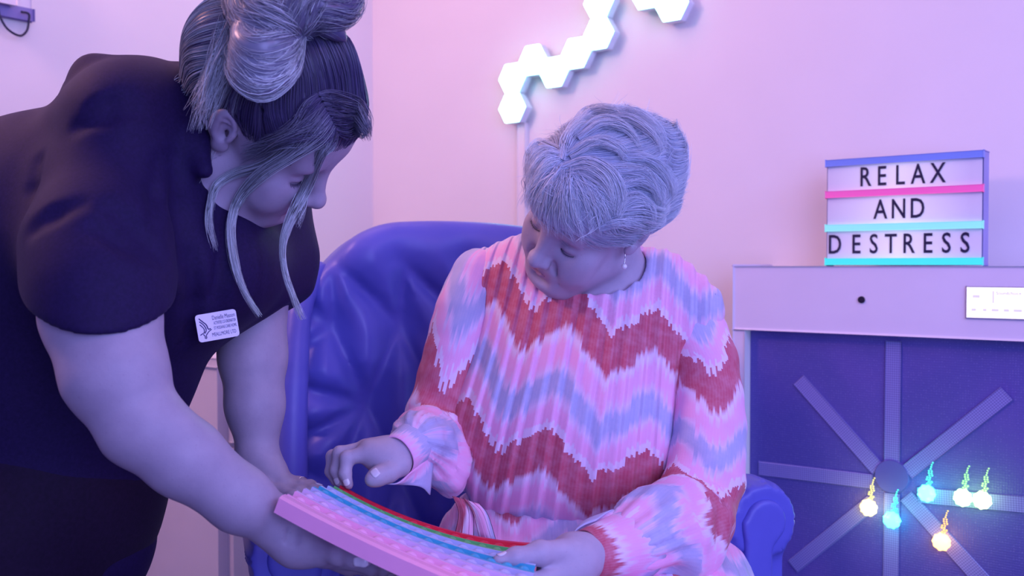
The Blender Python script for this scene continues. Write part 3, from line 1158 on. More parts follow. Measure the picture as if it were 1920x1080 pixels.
class Head:
    """head in its own frame: face towards -Y, Z up, X to the person's left; s scales it"""
    def __init__(self, R, O, s=1.0):
        self.R = np.array(R); self.O = np.array(O, float); self.s = s

    def w(self, *p):
        return self.O + self.R @ (np.array(p, float) * self.s)

    def loc(self, p):
        return (p - self.O) @ self.R / self.s

    def build(self, S, age=0.0, plump=0.0, lid=0.0):
        w, R, s = self.w, self.R, self.s
        E = lambda c, r, op='u', k=0.0, Rl=None: S.ell(w(*c), np.array(r) * s, R if Rl is None else R @ Rl, op, k * s)
        C = lambda a, b, ra, rb, op='u', k=0.0: S.cap(w(*a), w(*b), ra * s, rb * s, op, k * s)
        E((0, 0.016, 0.038), (0.073, 0.094, 0.084))
        E((0, -0.030, -0.020), (0.062, 0.062, 0.080), k=0.03)
        E((0, -0.040, -0.068), (0.048 + 0.006 * plump, 0.048, 0.040), k=0.03)
        C((0.020, -0.070, -0.094), (-0.020, -0.070, -0.094), 0.017, 0.017, k=0.022)
        E((0, -0.082, -0.092), (0.016, 0.014, 0.014), k=0.02)
        for x in (-1, 1):
            C((x * 0.052, -0.005, -0.062), (x * 0.022, -0.068, -0.092), 0.017, 0.015, k=0.03)      # jaw
            E((x * 0.043, -0.060, -0.022), (0.022, 0.022, 0.020), k=0.025)                        # cheekbone
            E((x * 0.036, -0.066, -0.050), (0.024 + .004 * plump, 0.022, 0.024), k=0.025)         # cheek
        C((-0.034, -0.073, 0.026), (0.034, -0.073, 0.026), 0.014, 0.014, k=0.022)                   # brow
        E((0, -0.052, 0.058), (0.058, 0.036, 0.036), k=0.03)                                        # forehead
        for x in (-1, 1):
            E((x * 0.031, -0.094, 0.004), (0.017, 0.013, 0.012), 's', 0.016)
            E((x * 0.031, -0.0715, 0.002), (0.0155, 0.0135, 0.0125), k=0.005)
            # lid crease and lash line
            for q in (-1, 0):
                a = (x * (0.031 + q * 0.013 + 0.0), -0.0835 + 0.004 * abs(q), 0.0085 + 0.0005 * q)
                b = (x * (0.031 + (q + 1) * 0.013), -0.0835 + 0.004 * abs(q + 1), 0.0085 - 0.0025 * (q + 1))
                C(a, b, 0.0012, 0.0012, 's', 0.005)
                a = (x * (0.031 + q * 0.013), -0.0825 + 0.004 * abs(q), -0.0055 - 0.002 * (1 - abs(q)))
                b = (x * (0.031 + (q + 1) * 0.013), -0.0825 + 0.004 * abs(q + 1), -0.0055 - 0.002 * (1 - abs(q + 1)))
                C(a, b, 0.0010, 0.0010, 's', 0.004)
            C((x * 0.018, -0.078, -0.014), (x * 0.042, -0.074, -0.017), 0.001, 0.001, 's', 0.006 + 0.006 * age)
        # nose
        C((0, -0.082, 0.016), (0, -0.106, -0.026), 0.0075, 0.0095, k=0.016)
        E((0, -0.108, -0.031), (0.0125, 0.0125, 0.0115), k=0.008)
        for x in (-1, 1):
            E((x * 0.0125, -0.098, -0.036), (0.0080, 0.0105, 0.0085), k=0.006)
            E((x * 0.0070, -0.103, -0.0445), (0.0036, 0.0052, 0.0035), 's', 0.003)
            # nasolabial fold, marionette line
            C((x * 0.021, -0.090, -0.036), (x * 0.031, -0.081, -0.066), 0.0008 + 0.0012 * age, 0.0008 + 0.0012 * age, 's', 0.006 + 0.008 * age)
            if age > 0.5:
                C((x * 0.0285, -0.0815, -0.070), (x * 0.031, -0.073, -0.090), 0.0018, 0.0010, 's', 0.011)
                C((x * 0.047, -0.072, -0.002), (x * 0.058, -0.058, -0.008), 0.0004, 0.0004, 's', 0.006)
        # mouth
        E((0, -0.079, -0.064), (0.029, 0.0165, 0.019), k=0.010)
        for x in (-1, 1):
            C((0, -0.0945, -0.0605), (x * 0.021, -0.0845, -0.0655), 0.0042, 0.0024, k=0.005)
            C((0, -0.0925, -0.0715), (x * 0.019, -0.0840, -0.0685), 0.0052, 0.0028, k=0.005)
        for x in (-1, 1):
            C((0, -0.0975, -0.0662), (x * 0.026, -0.0850, -0.0676), 0.0016, 0.0018, 's', 0.0028)
            C((x * 0.0255, -0.0850, -0.0676), (x * 0.0275, -0.0835, -0.0710), 0.0018, 0.0012, 's', 0.005)
        E((0, -0.0945, -0.0815), (0.014, 0.005, 0.004), 's', 0.010)
        # ears
        for x in (-1, 1):
            n = np.array([x * 0.95, -0.30, 0.0]); n /= np.linalg.norm(n)
            tz = np.array([0, 0.28, 0.96]); tz -= n * (tz @ n); tz /= np.linalg.norm(tz)
            Rl = np.stack([n, np.cross(tz, n), tz], 1)
            c = np.array([x * 0.0785, 0.016, 0.002])
            q = lambda a, b, cc: tuple(c + Rl @ np.array([a, b, cc]))
            fy = 1 if (Rl[:, 1])[1] < 0 else -1                                                     # towards the face
            E(q(0.001, 0, 0.004), (0.0075, 0.0175, 0.0260), k=0.004, Rl=Rl)
            E(q(0.001, 0.003 * fy, -0.024), (0.0060, 0.0105, 0.0105), k=0.006, Rl=Rl)                # lobe
            E(q(0.0085, 0.0030 * fy, 0.004), (0.0090, 0.0112, 0.0185), 's', 0.0025, Rl=Rl)             # shell
            E(q(0.0050, 0.006 * fy, -0.006), (0.0100, 0.0060, 0.0075), 's', 0.003, Rl=Rl)
            C(q(0.0045, -0.0050 * fy, 0.015), q(0.0045, -0.0065 * fy, -0.012), 0.0024, 0.0024, k=0.003)
            C(q(0.0040, -0.0050 * fy, 0.015), q(0.0030, 0.0060 * fy, 0.012), 0.0020, 0.0016, k=0.003)
            C(q(0.0010, 0.0135 * fy, -0.002), q(0.0030, 0.0110 * fy, -0.010), 0.0042, 0.0036, k=0.004)  # tragus
        # under the jaw to the neck
        C((0, -0.028, -0.078), (0, 0.030, -0.060), 0.040 - 0.007 * age, 0.048 - 0.003 * age, k=0.03 - 0.008 * age)
        return self

    def lip_attr(self, V):
        q = self.loc(V)
        m = np.exp(-((q[:, 2] + 0.0655) / 0.0095) ** 4) * np.exp(-(q[:, 0] / 0.0225) ** 6) * (q[:, 1] < -0.078)
        return np.clip(m, 0, 1)

    def lashes(self, parent, S, side, name='eyelashes', n=34, ll=0.0045):
        rs = np.random.RandomState(5)
        t = np.linspace(-1, 1, n)
        root = np.stack([side * (0.031 + 0.0135 * t), -0.0835 + 0.0045 * t * t, -0.0045 - 0.0025 * (1 - t * t)], 1)
        d = np.stack([side * 0.25 * t, -0.6 + 0 * t, -0.75 + 0 * t], 1)
        d /= np.linalg.norm(d, axis=1)[:, None]
        K = 5
        ss = np.linspace(0, 1, K)[None, :, None]
        L = ll * (0.7 + 0.5 * rs.rand(n))[:, None, None]
        X = root[:, None] + d[:, None] * L * ss + np.array([0, -1, 0.3]) * (L * ss ** 2 * 0.4)
        Wp = self.O + (X.reshape(-1, 3) * self.s) @ self.R.T
        return link(name, strands_mesh(name, Wp.reshape(n, K, 3), 0.00028), lash_mat, parent)

    def brow(self, parent, S, side, mat, n=150):
        rs = np.random.RandomState(9)
        t = rs.rand(n)
        x = 0.014 + 0.036 * t
        z = 0.0225 + 0.006 * np.sin(t * 2.4) + rs.uniform(-1, 1, n) * 0.0028 * (1 - 0.6 * t)
        root = np.stack([side * x, np.full(n, -0.082) + 0.016 * t * t, z], 1)
        K = 4
        d = np.stack([side * (0.8 + 0 * t), 0.35 * t, 0.45 - 0.7 * t], 1)
        d /= np.linalg.norm(d, axis=1)[:, None]
        X = root[:, None] + d[:, None] * (0.007 * np.linspace(0, 1, K))[None, :, None]
        Wp = (self.O + (X.reshape(-1, 3) * self.s) @ self.R.T)
        g = S.grad(Wp)
        Wp = Wp - g * (S.ev(Wp) - 0.0006)[:, None]
        return link('eyebrow', strands_mesh('eyebrow', Wp.reshape(n, K, 3), 0.00040), mat, parent)


def finger(S, pts, rads, k=0.004):
    """one finger as its own tapering chain with knuckle bends; pts from the knuckle to the tip"""
    for i in range(len(pts) - 1):
        S.cap(pts[i], pts[i + 1], rads[i], rads[i + 1], 'u', k)
    for i in range(1, len(pts) - 1):
        S.ell(pts[i], (rads[i] * 1.07,) * 3, None, 'u', k)


def nail(parent, S, tip, back, up, w=0.0055, l=0.0075, mat=None, name='fingernail', extra=0.0):
    """small curved plate on the fingertip; up = outward direction of the nail"""
    t = tip - back; t /= np.linalg.norm(t)
    up = up - t * (up @ t); up /= np.linalg.norm(up)
    s_ = np.cross(t, up)
    nu, nv = 7, 7
    V = []; c = tip - t * l * 0.55
    for i in range(nu):
        for j in range(nv):
            a = (i / (nu - 1) * 2 - 1); b = j / (nv - 1)
            wd = w * (0.86 + 0.14 * math.sin(b * math.pi)) * (1 if b < 0.75 else 1 - 0.5 * ((b - 0.75) / 0.25) ** 2)
            p = c + s_ * wd * math.sin(a * 1.1) / math.sin(1.1) + t * (b - 0.3) * l * (1 + extra)
            V.append(p + up * 0.03)
    V = np.array(V)
    for _ in range(8):
        d = S.ev(V) - 0.0005
        V = V - up * d[:, None] * 0.8
    V0 = V; V1 = V - up * 0.0012
    Va = np.concatenate([V0 + up * 0.0002, V1])
    Q = []
    for i in range(nu - 1):
        for j in range(nv - 1):
            a = i * nv + j
            Q.append((a, a + nv, a + nv + 1, a + 1)); Q.append((a + nu * nv, a + 1 + nu * nv, a + nv + 1 + nu * nv, a + nv + nu * nv))
    bd = [(i * nv, (i + 1) * nv) for i in range(nu - 1)] + [((i + 1) * nv + nv - 1, i * nv + nv - 1) for i in range(nu - 1)]
    bd += [(j + 1, j) for j in range(nv - 1)] + [((nu - 1) * nv + j, (nu - 1) * nv + j + 1) for j in range(nv - 1)]
    for a, b in bd:
        Q.append((a, a + nu * nv, b + nu * nv, b))
    return link(name, mesh_np(name, Va, np.array(Q)), mat or nail_mat, parent)


# ------------------------------------------------------------------ the bending carer
NH = Head(eul(94, 50, -40), A3(-0.308, 1.285, 1.238) + A3(0, 0, 0), 1.03)
nurse = empty('person', (P(60, 900, 1.36)[0], 1.36, 0), 'person in a dark navy tunic bending over, long fringe strands, wearing a name badge', 'person')

SB = Sdf()
NH.build(SB, age=0.0, plump=1.0)
n_neck = P(365, 250, 1.31)
SB.chain([NH.w(0, 0.032, -0.055), n_neck, P(320, 300, 1.33)], [0.052, 0.060, 0.075], 0.035)
# trunk under the tunic
n_pel = P(75, 930, 1.38); n_wai = P(130, 720, 1.38); n_che = P(270, 430, 1.34)
SB.chain([n_pel, n_wai, n_che, P(320, 300, 1.33)], [0.14, 0.13, 0.13, 0.09], 0.05)
# legs down to the floor
for dy, dx in ((-0.10, -0.02), (0.11, -0.07)):
    hip = n_pel + A3(0.01 + dx, dy, -0.03)
    SB.chain([hip, A3(hip[0] + 0.04, hip[1], 0.42), A3(hip[0] - 0.03, hip[1], 0.09)], [0.088, 0.058, 0.042], 0.03)
    SB.chain([A3(hip[0] - 0.04, hip[1], 0.04), A3(hip[0] + 0.13, hip[1] - 0.01, 0.03)], [0.038, 0.03], 0.03)
# near (right) arm
rs_ = P(190, 400, 1.16); re_ = P(262, 800, 1.10); rw_ = P(528, 987, 1.180)
SB.chain([P(260, 330, 1.30), P(195, 480, 1.19), P(190, 590, 1.128), P(216, 700, 1.105), re_], [0.06, 0.058, 0.0620, 0.0545, 0.0430], 0.02)
SB.chain([re_, P(345, 858, 1.115), P(450, 937, 1.145), rw_], [0.0430, 0.0425, 0.0360, 0.0275], 0.015)
SB.ell(P(292, 800, 1.095), (0.030, 0.028, 0.028), None, 'u', 0.03)
# near hand, palm up under the tray
SB.chain([rw_, P(562, 1006, 1.185), P(612, 1026, 1.21)], [0.0285, 0.029, 0.020], 0.02)
SB.cap(P(575, 1012, 1.19), P(655, 1058, 1.26), 0.022, 0.015, 'u', 0.02)
SB.cap(P(560, 1018, 1.175), P(604, 1032, 1.165), 0.025, 0.0185, 'u', 0.02)       # thumb ball
thumbN = [P(596, 1027, 1.165), P(636, 1038, 1.148), P(664, 1045, 1.138), P(684, 1051, 1.130)]
finger(SB, thumbN, [0.0165, 0.0130, 0.0112, 0.0082])
for q, (a, b, c_, d_) in enumerate([((645, 1052, 1.23), (695, 1066, 1.25), (718, 1068, 1.265), (736, 1066, 1.275)), ((652, 1060, 1.255), (704, 1072, 1.285), (728, 1072, 1.30), (746, 1070, 1.31)),
                                    ((644, 1056, 1.28), (690, 1066, 1.31), (712, 1064, 1.33), (728, 1060, 1.34)), ((626, 1044, 1.29), (660, 1056, 1.32), (678, 1054, 1.34), (692, 1050, 1.35))]):
    finger(SB, [P(*a), P(*b), P(*c_), P(*d_)], [0.0095, 0.0085, 0.0078, 0.0065])
# wrist creases
for dx in (0, 11, 19):
    ca = P(541 + dx, 992 - dx * 0.2, 1.15); cb = P(538 + dx, 1018, 1.147)
    SB.cap(ca, cb, 0.0010, 0.0010, 's', 0.006)
# far (left) arm
ls_ = P(470, 430, 1.50); le_ = P(474, 670, 1.46); lw_ = P(485, 868, 1.43)
SB.chain([P(420, 330, 1.45), ls_, le_, P(478, 760, 1.44), lw_], [0.07, 0.066, 0.045, 0.038, 0.027], 0.025)
hb = P(512, 902, 1.41)
SB.chain([lw_, P(497, 885, 1.425), P(528, 912, 1.40)], [0.029, 0.030, 0.020], 0.02, flat=((0.3, 0.6, 0.7), 0.75))
for a, b, c_, d_ in [((530, 898, 1.425), (560, 907, 1.415), (582, 912, 1.40), (601, 918, 1.385)), ((535, 905, 1.41), (566, 914, 1.395), (588, 920, 1.38), (604, 926, 1.365)),
                     ((530, 914, 1.395), (560, 925, 1.375), (580, 932, 1.36), (596, 938, 1.345)), ((522, 920, 1.38), (548, 934, 1.36), (566, 942, 1.345), (580, 948, 1.33))]:
    finger(SB, [P(*a), P(*b), P(*c_), P(*d_)], [0.0105, 0.0095, 0.0085, 0.0068])
tl = [P(497, 900, 1.40), P(505, 925, 1.375), P(520, 945, 1.36), P(540, 955, 1.345)]
finger(SB, tl, [0.0145, 0.0115, 0.0105, 0.0085])
V, Q = SB.mesh(0.0027)
V = relax(V, Q, 1, 0.4)
nearh = np.linalg.norm(V - NH.O, axis=1) < 0.16
head_q = Q[nearh[Q].all(1)]; head_v = V
nbody = link('body', mesh_np('body', V, Q, {'lip': NH.lip_attr(V)}), skin_carer, nurse)
nail(nurse, SB, P(688, 1052, 1.128), P(664, 1045, 1.138), A3(0.1, -0.9, -0.1), 0.0060, 0.0115, nail_white, extra=0.35)
nail(nurse, SB, P(601, 918, 1.385), P(582, 912, 1.40), A3(0.0, -0.2, 1), 0.0052, 0.009, nail_white)
NH.lashes(nurse, SB, -1)
NH.brow(nurse, SB, -1, lash_mat)
# ring on the far hand, nose ring
def ring_mesh(name, c, axis, r, rt_, n=28):
    axis = axis / np.linalg.norm(axis)
    u = np.cross(axis, A3(0.3, 0.5, 0.8)); u /= np.linalg.norm(u); v = np.cross(axis, u)
    pts = [c + r * (math.cos(t) * u + math.sin(t) * v) for t in np.linspace(0, 2 * math.pi, n)]
    return tube_mesh(name, pts, rt_, 6)
link('finger_ring', ring_mesh('finger_ring', P(566, 909, 1.412), P(582, 912, 1.40) - P(560, 907, 1.415), 0.0108, 0.0011), silver, nurse)
link('nose_ring', ring_mesh('nose_ring', NH.w(-0.0175, -0.1015, -0.0415), NH.R @ A3(0.3, 1, 0), 0.0045, 0.0006), silver, nurse)

# tunic
ST = Sdf()
ST.chain([P(55, 1000, 1.38), P(85, 800, 1.38), P(140, 640, 1.37), P(215, 450, 1.345), P(285, 300, 1.33)], [0.168, 0.155, 0.158, 0.165, 0.110], 0.06)
ST.ell(P(75, 440, 1.38), (0.16, 0.17, 0.16), None, 'u', 0.08)
ST.ell(P(395, 500, 1.36), (0.105, 0.13, 0.085), None, 'u', 0.06)              # chest
ST.ell(P(265, 240, 1.30), (0.085, 0.14, 0.085), None, 'u', 0.06)


def cut_sleeve(pts, rads, o, nrm, k=0.03):
    """a tapering sleeve, open cut at its hem"""
    sub = Sdf(); sub.chain(pts, rads, k)
    nrm = nrm / np.linalg.norm(nrm)
    c = np.mean(pts, 0); r = max(np.linalg.norm(q - c) for q in pts) + max(rads)

    def f(p):
        w_ = (p - o) @ nrm
        a_ = sub.ev(p); h_ = np.maximum(0.009 - np.abs(a_ - w_), 0) / 0.009
        return np.maximum(a_, w_) + h_ * h_ * 0.00225
    return f, c, r


for pts, rads, o, nrm, kk in (([P(290, 280, 1.30), P(215, 380, 1.22), P(185, 470, 1.165), P(188, 550, 1.135), P(194, 700, 1.105)], [0.075, 0.078, 0.0780, 0.0745, 0.070], P(187, 572, 1.12), A3(-0.20, 0.40, -1.0), 0.04),
                              ([P(400, 300, 1.40), P(470, 385, 1.49), P(490, 480, 1.485), P(480, 660, 1.47)], [0.08, 0.083, 0.078, 0.072], P(488, 592, 1.47), A3(0.42, -0.1, -0.93), 0.045)):
    f_, c_, r_ = cut_sleeve(pts, rads, o, nrm)
    ST.fn(f_, c_, r_, 'u', kk)


def folds(p, d):
    f = 0.0022 * vnoise(p, 22, 1) + 0.0006 * vnoise(p, 55, 3)
    return d + f


ST.warp(folds)
# folds that fan from the shoulder, the armpit and the collar
ST_FOLDS = [((70, 300), (45, 400), 0.004, 0.016), ((140, 240), (260, 205), 0.003, 0.016), ((165, 205), (250, 180), 0.003, 0.014), ((215, 395), (300, 480), 0.004, 0.026), ((60, 430), (150, 380), 0.003, 0.020),
            ((185, 430), (270, 480), 0.003, 0.022), ((330, 300), (345, 480), 0.004, 0.03), ((300, 300), (290, 420), 0.003, 0.02),
            ((420, 420), (400, 560), 0.003, 0.022), ((360, 480), (350, 640), 0.003, 0.02)]


def on_surface(S, px, py, t0=0.95, t1=1.7):
    """point of an implicit surface seen at a pixel"""
    o = A3(0, 0, CAMZ); d = P(px, py, 1.0) - o; d /= np.linalg.norm(d)
    t = t0
    for _ in range(300):
        q = o + d * t
        e = S.ev(q[None])[0]
        if e < 0.0006: return q
        t += max(e * 0.7, 0.0004)
        if t > t1: break
    return None


_cuts = []
for a, b, r_, k_ in ST_FOLDS:
    pa, pb = on_surface(ST, *a), on_surface(ST, *b)
    if pa is not None and pb is not None:
        _cuts.append((pa, pb, r_, k_))
for pa, pb, r_, k_ in _cuts:
    mid = (pa + pb) / 2
    gm = ST.grad(mid[None])[0]; mid = mid - gm * ST.ev(mid[None])[0]
    ST.cap(pa, mid, r_ * 0.6, r_, 's', k_); ST.cap(mid, pb, r_, r_ * 0.4, 's', k_)
ST.chain([P(140, 160, 1.29), P(175, 140, 1.27), P(225, 145, 1.26)], [0.006, 0.016, 0.008], 0.03)
# neck opening
ST.cap(NH.w(0, 0.0, -0.06), P(400, 285, 1.285), 0.054, 0.056, 's', 0.006)
ST.chain([P(345, 135, 1.33), P(350, 190, 1.275), P(368, 262, 1.24), P(385, 320, 1.22)], [0.012, 0.014, 0.012, 0.010], 0.02)
V, Q = ST.mesh(0.0040)
g = NT('navy_scrubs')
o_ = g.obj()
wv = g.n('ShaderNodeTexWave', wave_type='BANDS', bands_direction='DIAGONAL'); wv.inputs['Scale'].default_value = 500
g.l(o_, wv.inputs['Vector'])
g.set(Base_Color=g.ramp(g.noise(240, 4, 0.65, o_), [(0.25, (0.009, 0.0035, 0.035, 1)), (0.75, (0.017, 0.007, 0.060, 1))]), Roughness=0.72)
g.b.inputs['Specular IOR Level'].default_value = 0.22
g.b.inputs['Sheen Weight'].default_value = 0.03
g.b.inputs['Sheen Roughness'].default_value = 0.4
g.b.inputs['Sheen Tint'].default_value = (0.6, 0.5, 1.0, 1)
g.bump(g.math('ADD', g.noise(600, 3, 0.6, o_), g.math('MULTIPLY', wv.outputs['Fac'], 0.5)), 0.25, 0.0008)
navy = g.m
V = relax(V, Q, 4)
tunic_arr = (V, Q)
tunic = link('tunic', mesh_np('tunic', V, Q), navy, nurse)
# sleeve hem band and tunic side seam as raised stitching
hc = P(192, 588, 1.12); hn = P(196, 690, 1.105) - P(188, 545, 1.125); hn /= np.linalg.norm(hn)
# trousers
SP_ = Sdf()
SP_.chain([P(95, 760, 1.385), P(75, 880, 1.385), P(62, 960, 1.38)], [0.150, 0.165, 0.165], 0.05)
for dy, dx in ((-0.10, -0.02), (0.11, -0.07)):
    hip = n_pel + A3(0.01 + dx, dy, -0.03)
    SP_.chain([hip, A3(hip[0] + 0.04, hip[1], 0.44), A3(hip[0] - 0.03, hip[1], 0.08)], [0.112, 0.084, 0.075], 0.04)
SP_.warp(lambda p, d: d + 0.003 * vnoise(p, 16, 5))
V, Q = SP_.mesh(0.009)
trousers = link('trousers', mesh_np('trousers', relax(V, Q, 1), Q), plain('trouser_cloth', (0.012, 0.004, 0.022), 0.75, 0.2, 200, 0.3, 500, spec=0.2, sheen=0.03), nurse)

# name badge with its lettering and bird emblem
bc = P(405, 609, 1.0)
ray = (P(405, 609, 2.0) - A3(0, 0, CAMZ)); ray /= np.linalg.norm(ray)
t = 1.0
for _ in range(200):
    pt = A3(0, 0, CAMZ) + ray * t
    dd = ST.ev(pt[None])[0]
    t += max(dd * 0.8, 0.0003)
    if dd < 0.001: break
bd = pt[1]
ey_ = P(404, 575, bd) - P(405, 643, bd)
ex_ = P(443, 601, bd + 0.012) - P(368, 614, bd - 0.006)
bw = np.linalg.norm(ex_); ex_ /= bw
ey_ = ey_ - ex_ * (ey_ @ ex_); ey_ /= np.linalg.norm(ey_)
ez_ = np.cross(ex_, ey_)
if ez_[1] > 0: ez_ = -ez_
bh = 51 / FPX * bd
bo = pt + ez_ * 0.020
badge = link('name_badge', box_mesh('name_badge', (ex_, ey_, ez_), bo, (bw / 2, bh / 2, 0.0014), 0.0), plain('badge_white', (0.80, 0.74, 0.86), 0.35, 0.02), nurse)
bm = bmesh.new(); bm.from_mesh(badge.data)
ed = [e for e in bm.edges if abs(((e.verts[1].co - e.verts[0].co).normalized()).dot(Vector(ez_))) > 0.9]
bmesh.ops.bevel(bm, geom=ed, offset=0.004, segments=4, profile=0.5, affect='EDGES')
bm.to_mesh(badge.data); bm.free()
binks = plain('badge_ink', (0.03, 0.02, 0.12), 0.5)
at_ = lambda fx, fy: bo + ex_ * (fx - 0.5) * bw + ey_ * (0.5 - fy) * bh + ez_ * 0.0016
for txt, fx, fy, sz, wf, bld in (('Danielle Masson', 0.965, 0.20, 0.0078, 0.555, 0), ('ACTIVITIES CO-ORDINATOR', 0.965, 0.39, 0.0058, 0.545, 0), ('ST MODANS CARE HOME', 0.965, 0.575, 0.0058, 0.555, 0), ('MEALLMORE LTD', 0.93, 0.80, 0.0068, 0.585, 0)):
    link('badge_lettering', text_mesh('badge_lettering', txt, sz, at_(fx, fy), ex_, ey_, 0.00012, 'RIGHT', 1.0, bld, fit=wf * bw), binks, badge)
for pl, r_ in (([(0.085, 0.14), (0.17, 0.28), (0.24, 0.40), (0.27, 0.56), (0.33, 0.56)], 0.00075), ([(0.085, 0.25), (0.16, 0.36), (0.205, 0.48), (0.215, 0.60), (0.17, 0.70)], 0.00065),
               ([(0.085, 0.36), (0.14, 0.46), (0.17, 0.55), (0.16, 0.66), (0.11, 0.70), (0.06, 0.74)], 0.0006), ([(0.35, 0.59), (0.27, 0.66), (0.20, 0.78), (0.20, 0.86), (0.175, 0.90)], 0.0006), ([(0.13, 0.72), (0.165, 0.80), (0.16, 0.88)], 0.0006)):
    pts = np.array([at_(a, b) for a, b in pl])
    V_, Q_ = tube_arrays(spline(pts, 14), r_, 6)
    link('badge_emblem', tube_mesh('badge_emblem', spline(pts, 14), r_, 6), binks, badge)

# ---- the carer's hair: combed up into a bun, loose fringe strands
SH = Sdf()
w = NH.w; s_ = NH.s
SH.ell(w(0, 0.024, 0.046), np.array((0.081, 0.100, 0.086)) * s_, NH.R)
SH.ell(w(0, -0.030, 0.072), np.array((0.066, 0.055, 0.044)) * s_, NH.R, 'u', 0.03)
SH.ell(w(0, 0.070, -0.004), np.array((0.068, 0.056, 0.066)) * s_, NH.R, 'u', 0.03)
SH.ell(w(-0.02, 0.085, 0.055), np.array((0.062, 0.055, 0.060)) * s_, NH.R, 'u', 0.03)
SH.cap(w(0, -0.150, -0.060), w(0, -0.075, -0.045), 0.085 * s_, 0.060 * s_, 's', 0.012)                 # keep the face clear
for x in (-1, 1):
    SH.ell(w(x * 0.092, 0.008, -0.004), np.array((0.034, 0.026, 0.032)) * s_, NH.R, 's', 0.012)           # ears
    SH.ell(w(x * 0.085, -0.045, -0.010), np.array((0.05, 0.040, 0.034)) * s_, NH.R, 's', 0.015)
tie = P(556, 62, 1.215)
SH.cap(tie, w(0, 0.01, 0.11), 0.028, 0.045, 'u', 0.04)
V, Q = SH.mesh(0.0045)
nh_mat = hair_material('carer_hair', (0.075, 0.062, 0.155, 1), (0.78, 0.88, 0.90, 1), (0.026, 0.020, 0.08, 1), 0.34, (0.14, 0.78))
att = lambda V, b: {'tip': np.zeros(len(V)), 'rnd': np.full(len(V), 0.2), 'blond': np.full(len(V), b)}
hair = link('hair', mesh_np('hair', relax(V, Q, 2), Q, att(V, 0.05)), nh_mat, nurse)
rs = np.random.RandomState(3)


def surf_seeds(S, n, c, r, cond, rs):
    out = []
    tot = 0
    while tot < n:
        q = rs.randn(3000, 3); q /= np.linalg.norm(q, axis=1)[:, None]
        p = c + q * r
        for _ in range(5):
            p = p - S.grad(p) * S.ev(p)[:, None]
        p = p[cond(p)]
        out.append(p); tot += len(p)
    return np.concatenate(out)[:n]


def comb_n(p, t):
    d = tie - p
    return d / (np.linalg.norm(d, axis=1)[:, None] + 1e-6) + 0.10 * np.stack([vnoise(p, 60, 2), vnoise(p, 60, 5), vnoise(p, 60, 8)], 1)


N = 5200
sd_ = surf_seeds(SH, N, w(0, 0.02, 0.04), 0.1, lambda p: (NH.loc(p)[:, 2] > -0.05), rs)
dist = np.linalg.norm(tie - sd_, axis=1)
K = 16
S_ = trace(SH, sd_, comb_n, K, np.clip(dist * 0.9, 0.03, 0.14) / K, rs.uniform(0.0006, 0.004, N)[:, None] * np.ones((1, K)))
loc_y = NH.loc(sd_)
blond = np.clip((loc_y[:, 1] + 0.005) * 9.0, -0.05, 0.8) * rs.uniform(0.3, 1.2, N) + 0.12 * (rs.rand(N) < 0.12)
tipn = np.linspace(0, 1, K)
link('hair_strands', strands_mesh('hair_strands', S_, rs.uniform(0.00025, 0.00055, N), {'blond': np.clip(blond, 0, 1)[:, None] - tipn * 0.75}), nh_mat, nurse)

# the bun: loops of hair wound round the tie
def clump(ctrl, n, spread, K=22, rs=rs, curl=0.0, taper=True):
    """n hairs that follow a guide through control points, spread (root, tip) around it"""
    gde = spline(ctrl, K)
    T = np.gradient(gde, axis=0); T /= np.linalg.norm(T, axis=1)[:, None]
    Nn = np.zeros_like(T)
    v = np.cross(T[0], A3(0.2, 1, 0.1)); v /= np.linalg.norm(v)
    for i in range(K):
        v = v - T[i] * (v @ T[i]); v /= np.linalg.norm(v) + 1e-12
        Nn[i] = v
    Bn = np.cross(T, Nn)
    tt = np.linspace(0, 1, K)
    a = rs.rand(n) * 2 * math.pi
    r = np.sqrt(rs.rand(n))
    if callable(spread):
        sp = np.array([spread(t) for t in tt])
    else:
        sp = np.interp(tt, np.linspace(0, 1, len(spread)), spread)
    ph = rs.rand(n) * 6.28
    aa = a[:, None] + curl * tt[None] * (0.6 + 0.8 * rs.rand(n))[:, None] + 0.5 * np.sin(4 * tt[None] + ph[:, None])
    rr = r[:, None] * sp[None] * (1 + 0.18 * np.sin(5 * tt[None] + 3 * ph[:, None]))
    X = gde[None] + (rr * np.cos(aa))[..., None] * Nn[None] + (rr * np.sin(aa))[..., None] * Bn[None]
    # hairs end at different lengths and wander a little
    cutl = 1 - 0.42 * rs.rand(n) ** 1.6
    q = tt[None] * cutl[:, None] * (K - 1)
    i0 = np.minimum(q.astype(int), K - 2); f = (q - i0)[..., None]
    ar = np.arange(n)[:, None]
    X = X[ar, i0] * (1 - f) + X[ar, i0 + 1] * f
    wan = 0.0011 * np.sin(9 * tt[None] + ph[:, None] * 5)[..., None] * Nn[None] + 0.0011 * np.sin(7 * tt[None] + ph[:, None] * 3)[..., None] * Bn[None]
    return X + wan * tt[None, :, None]


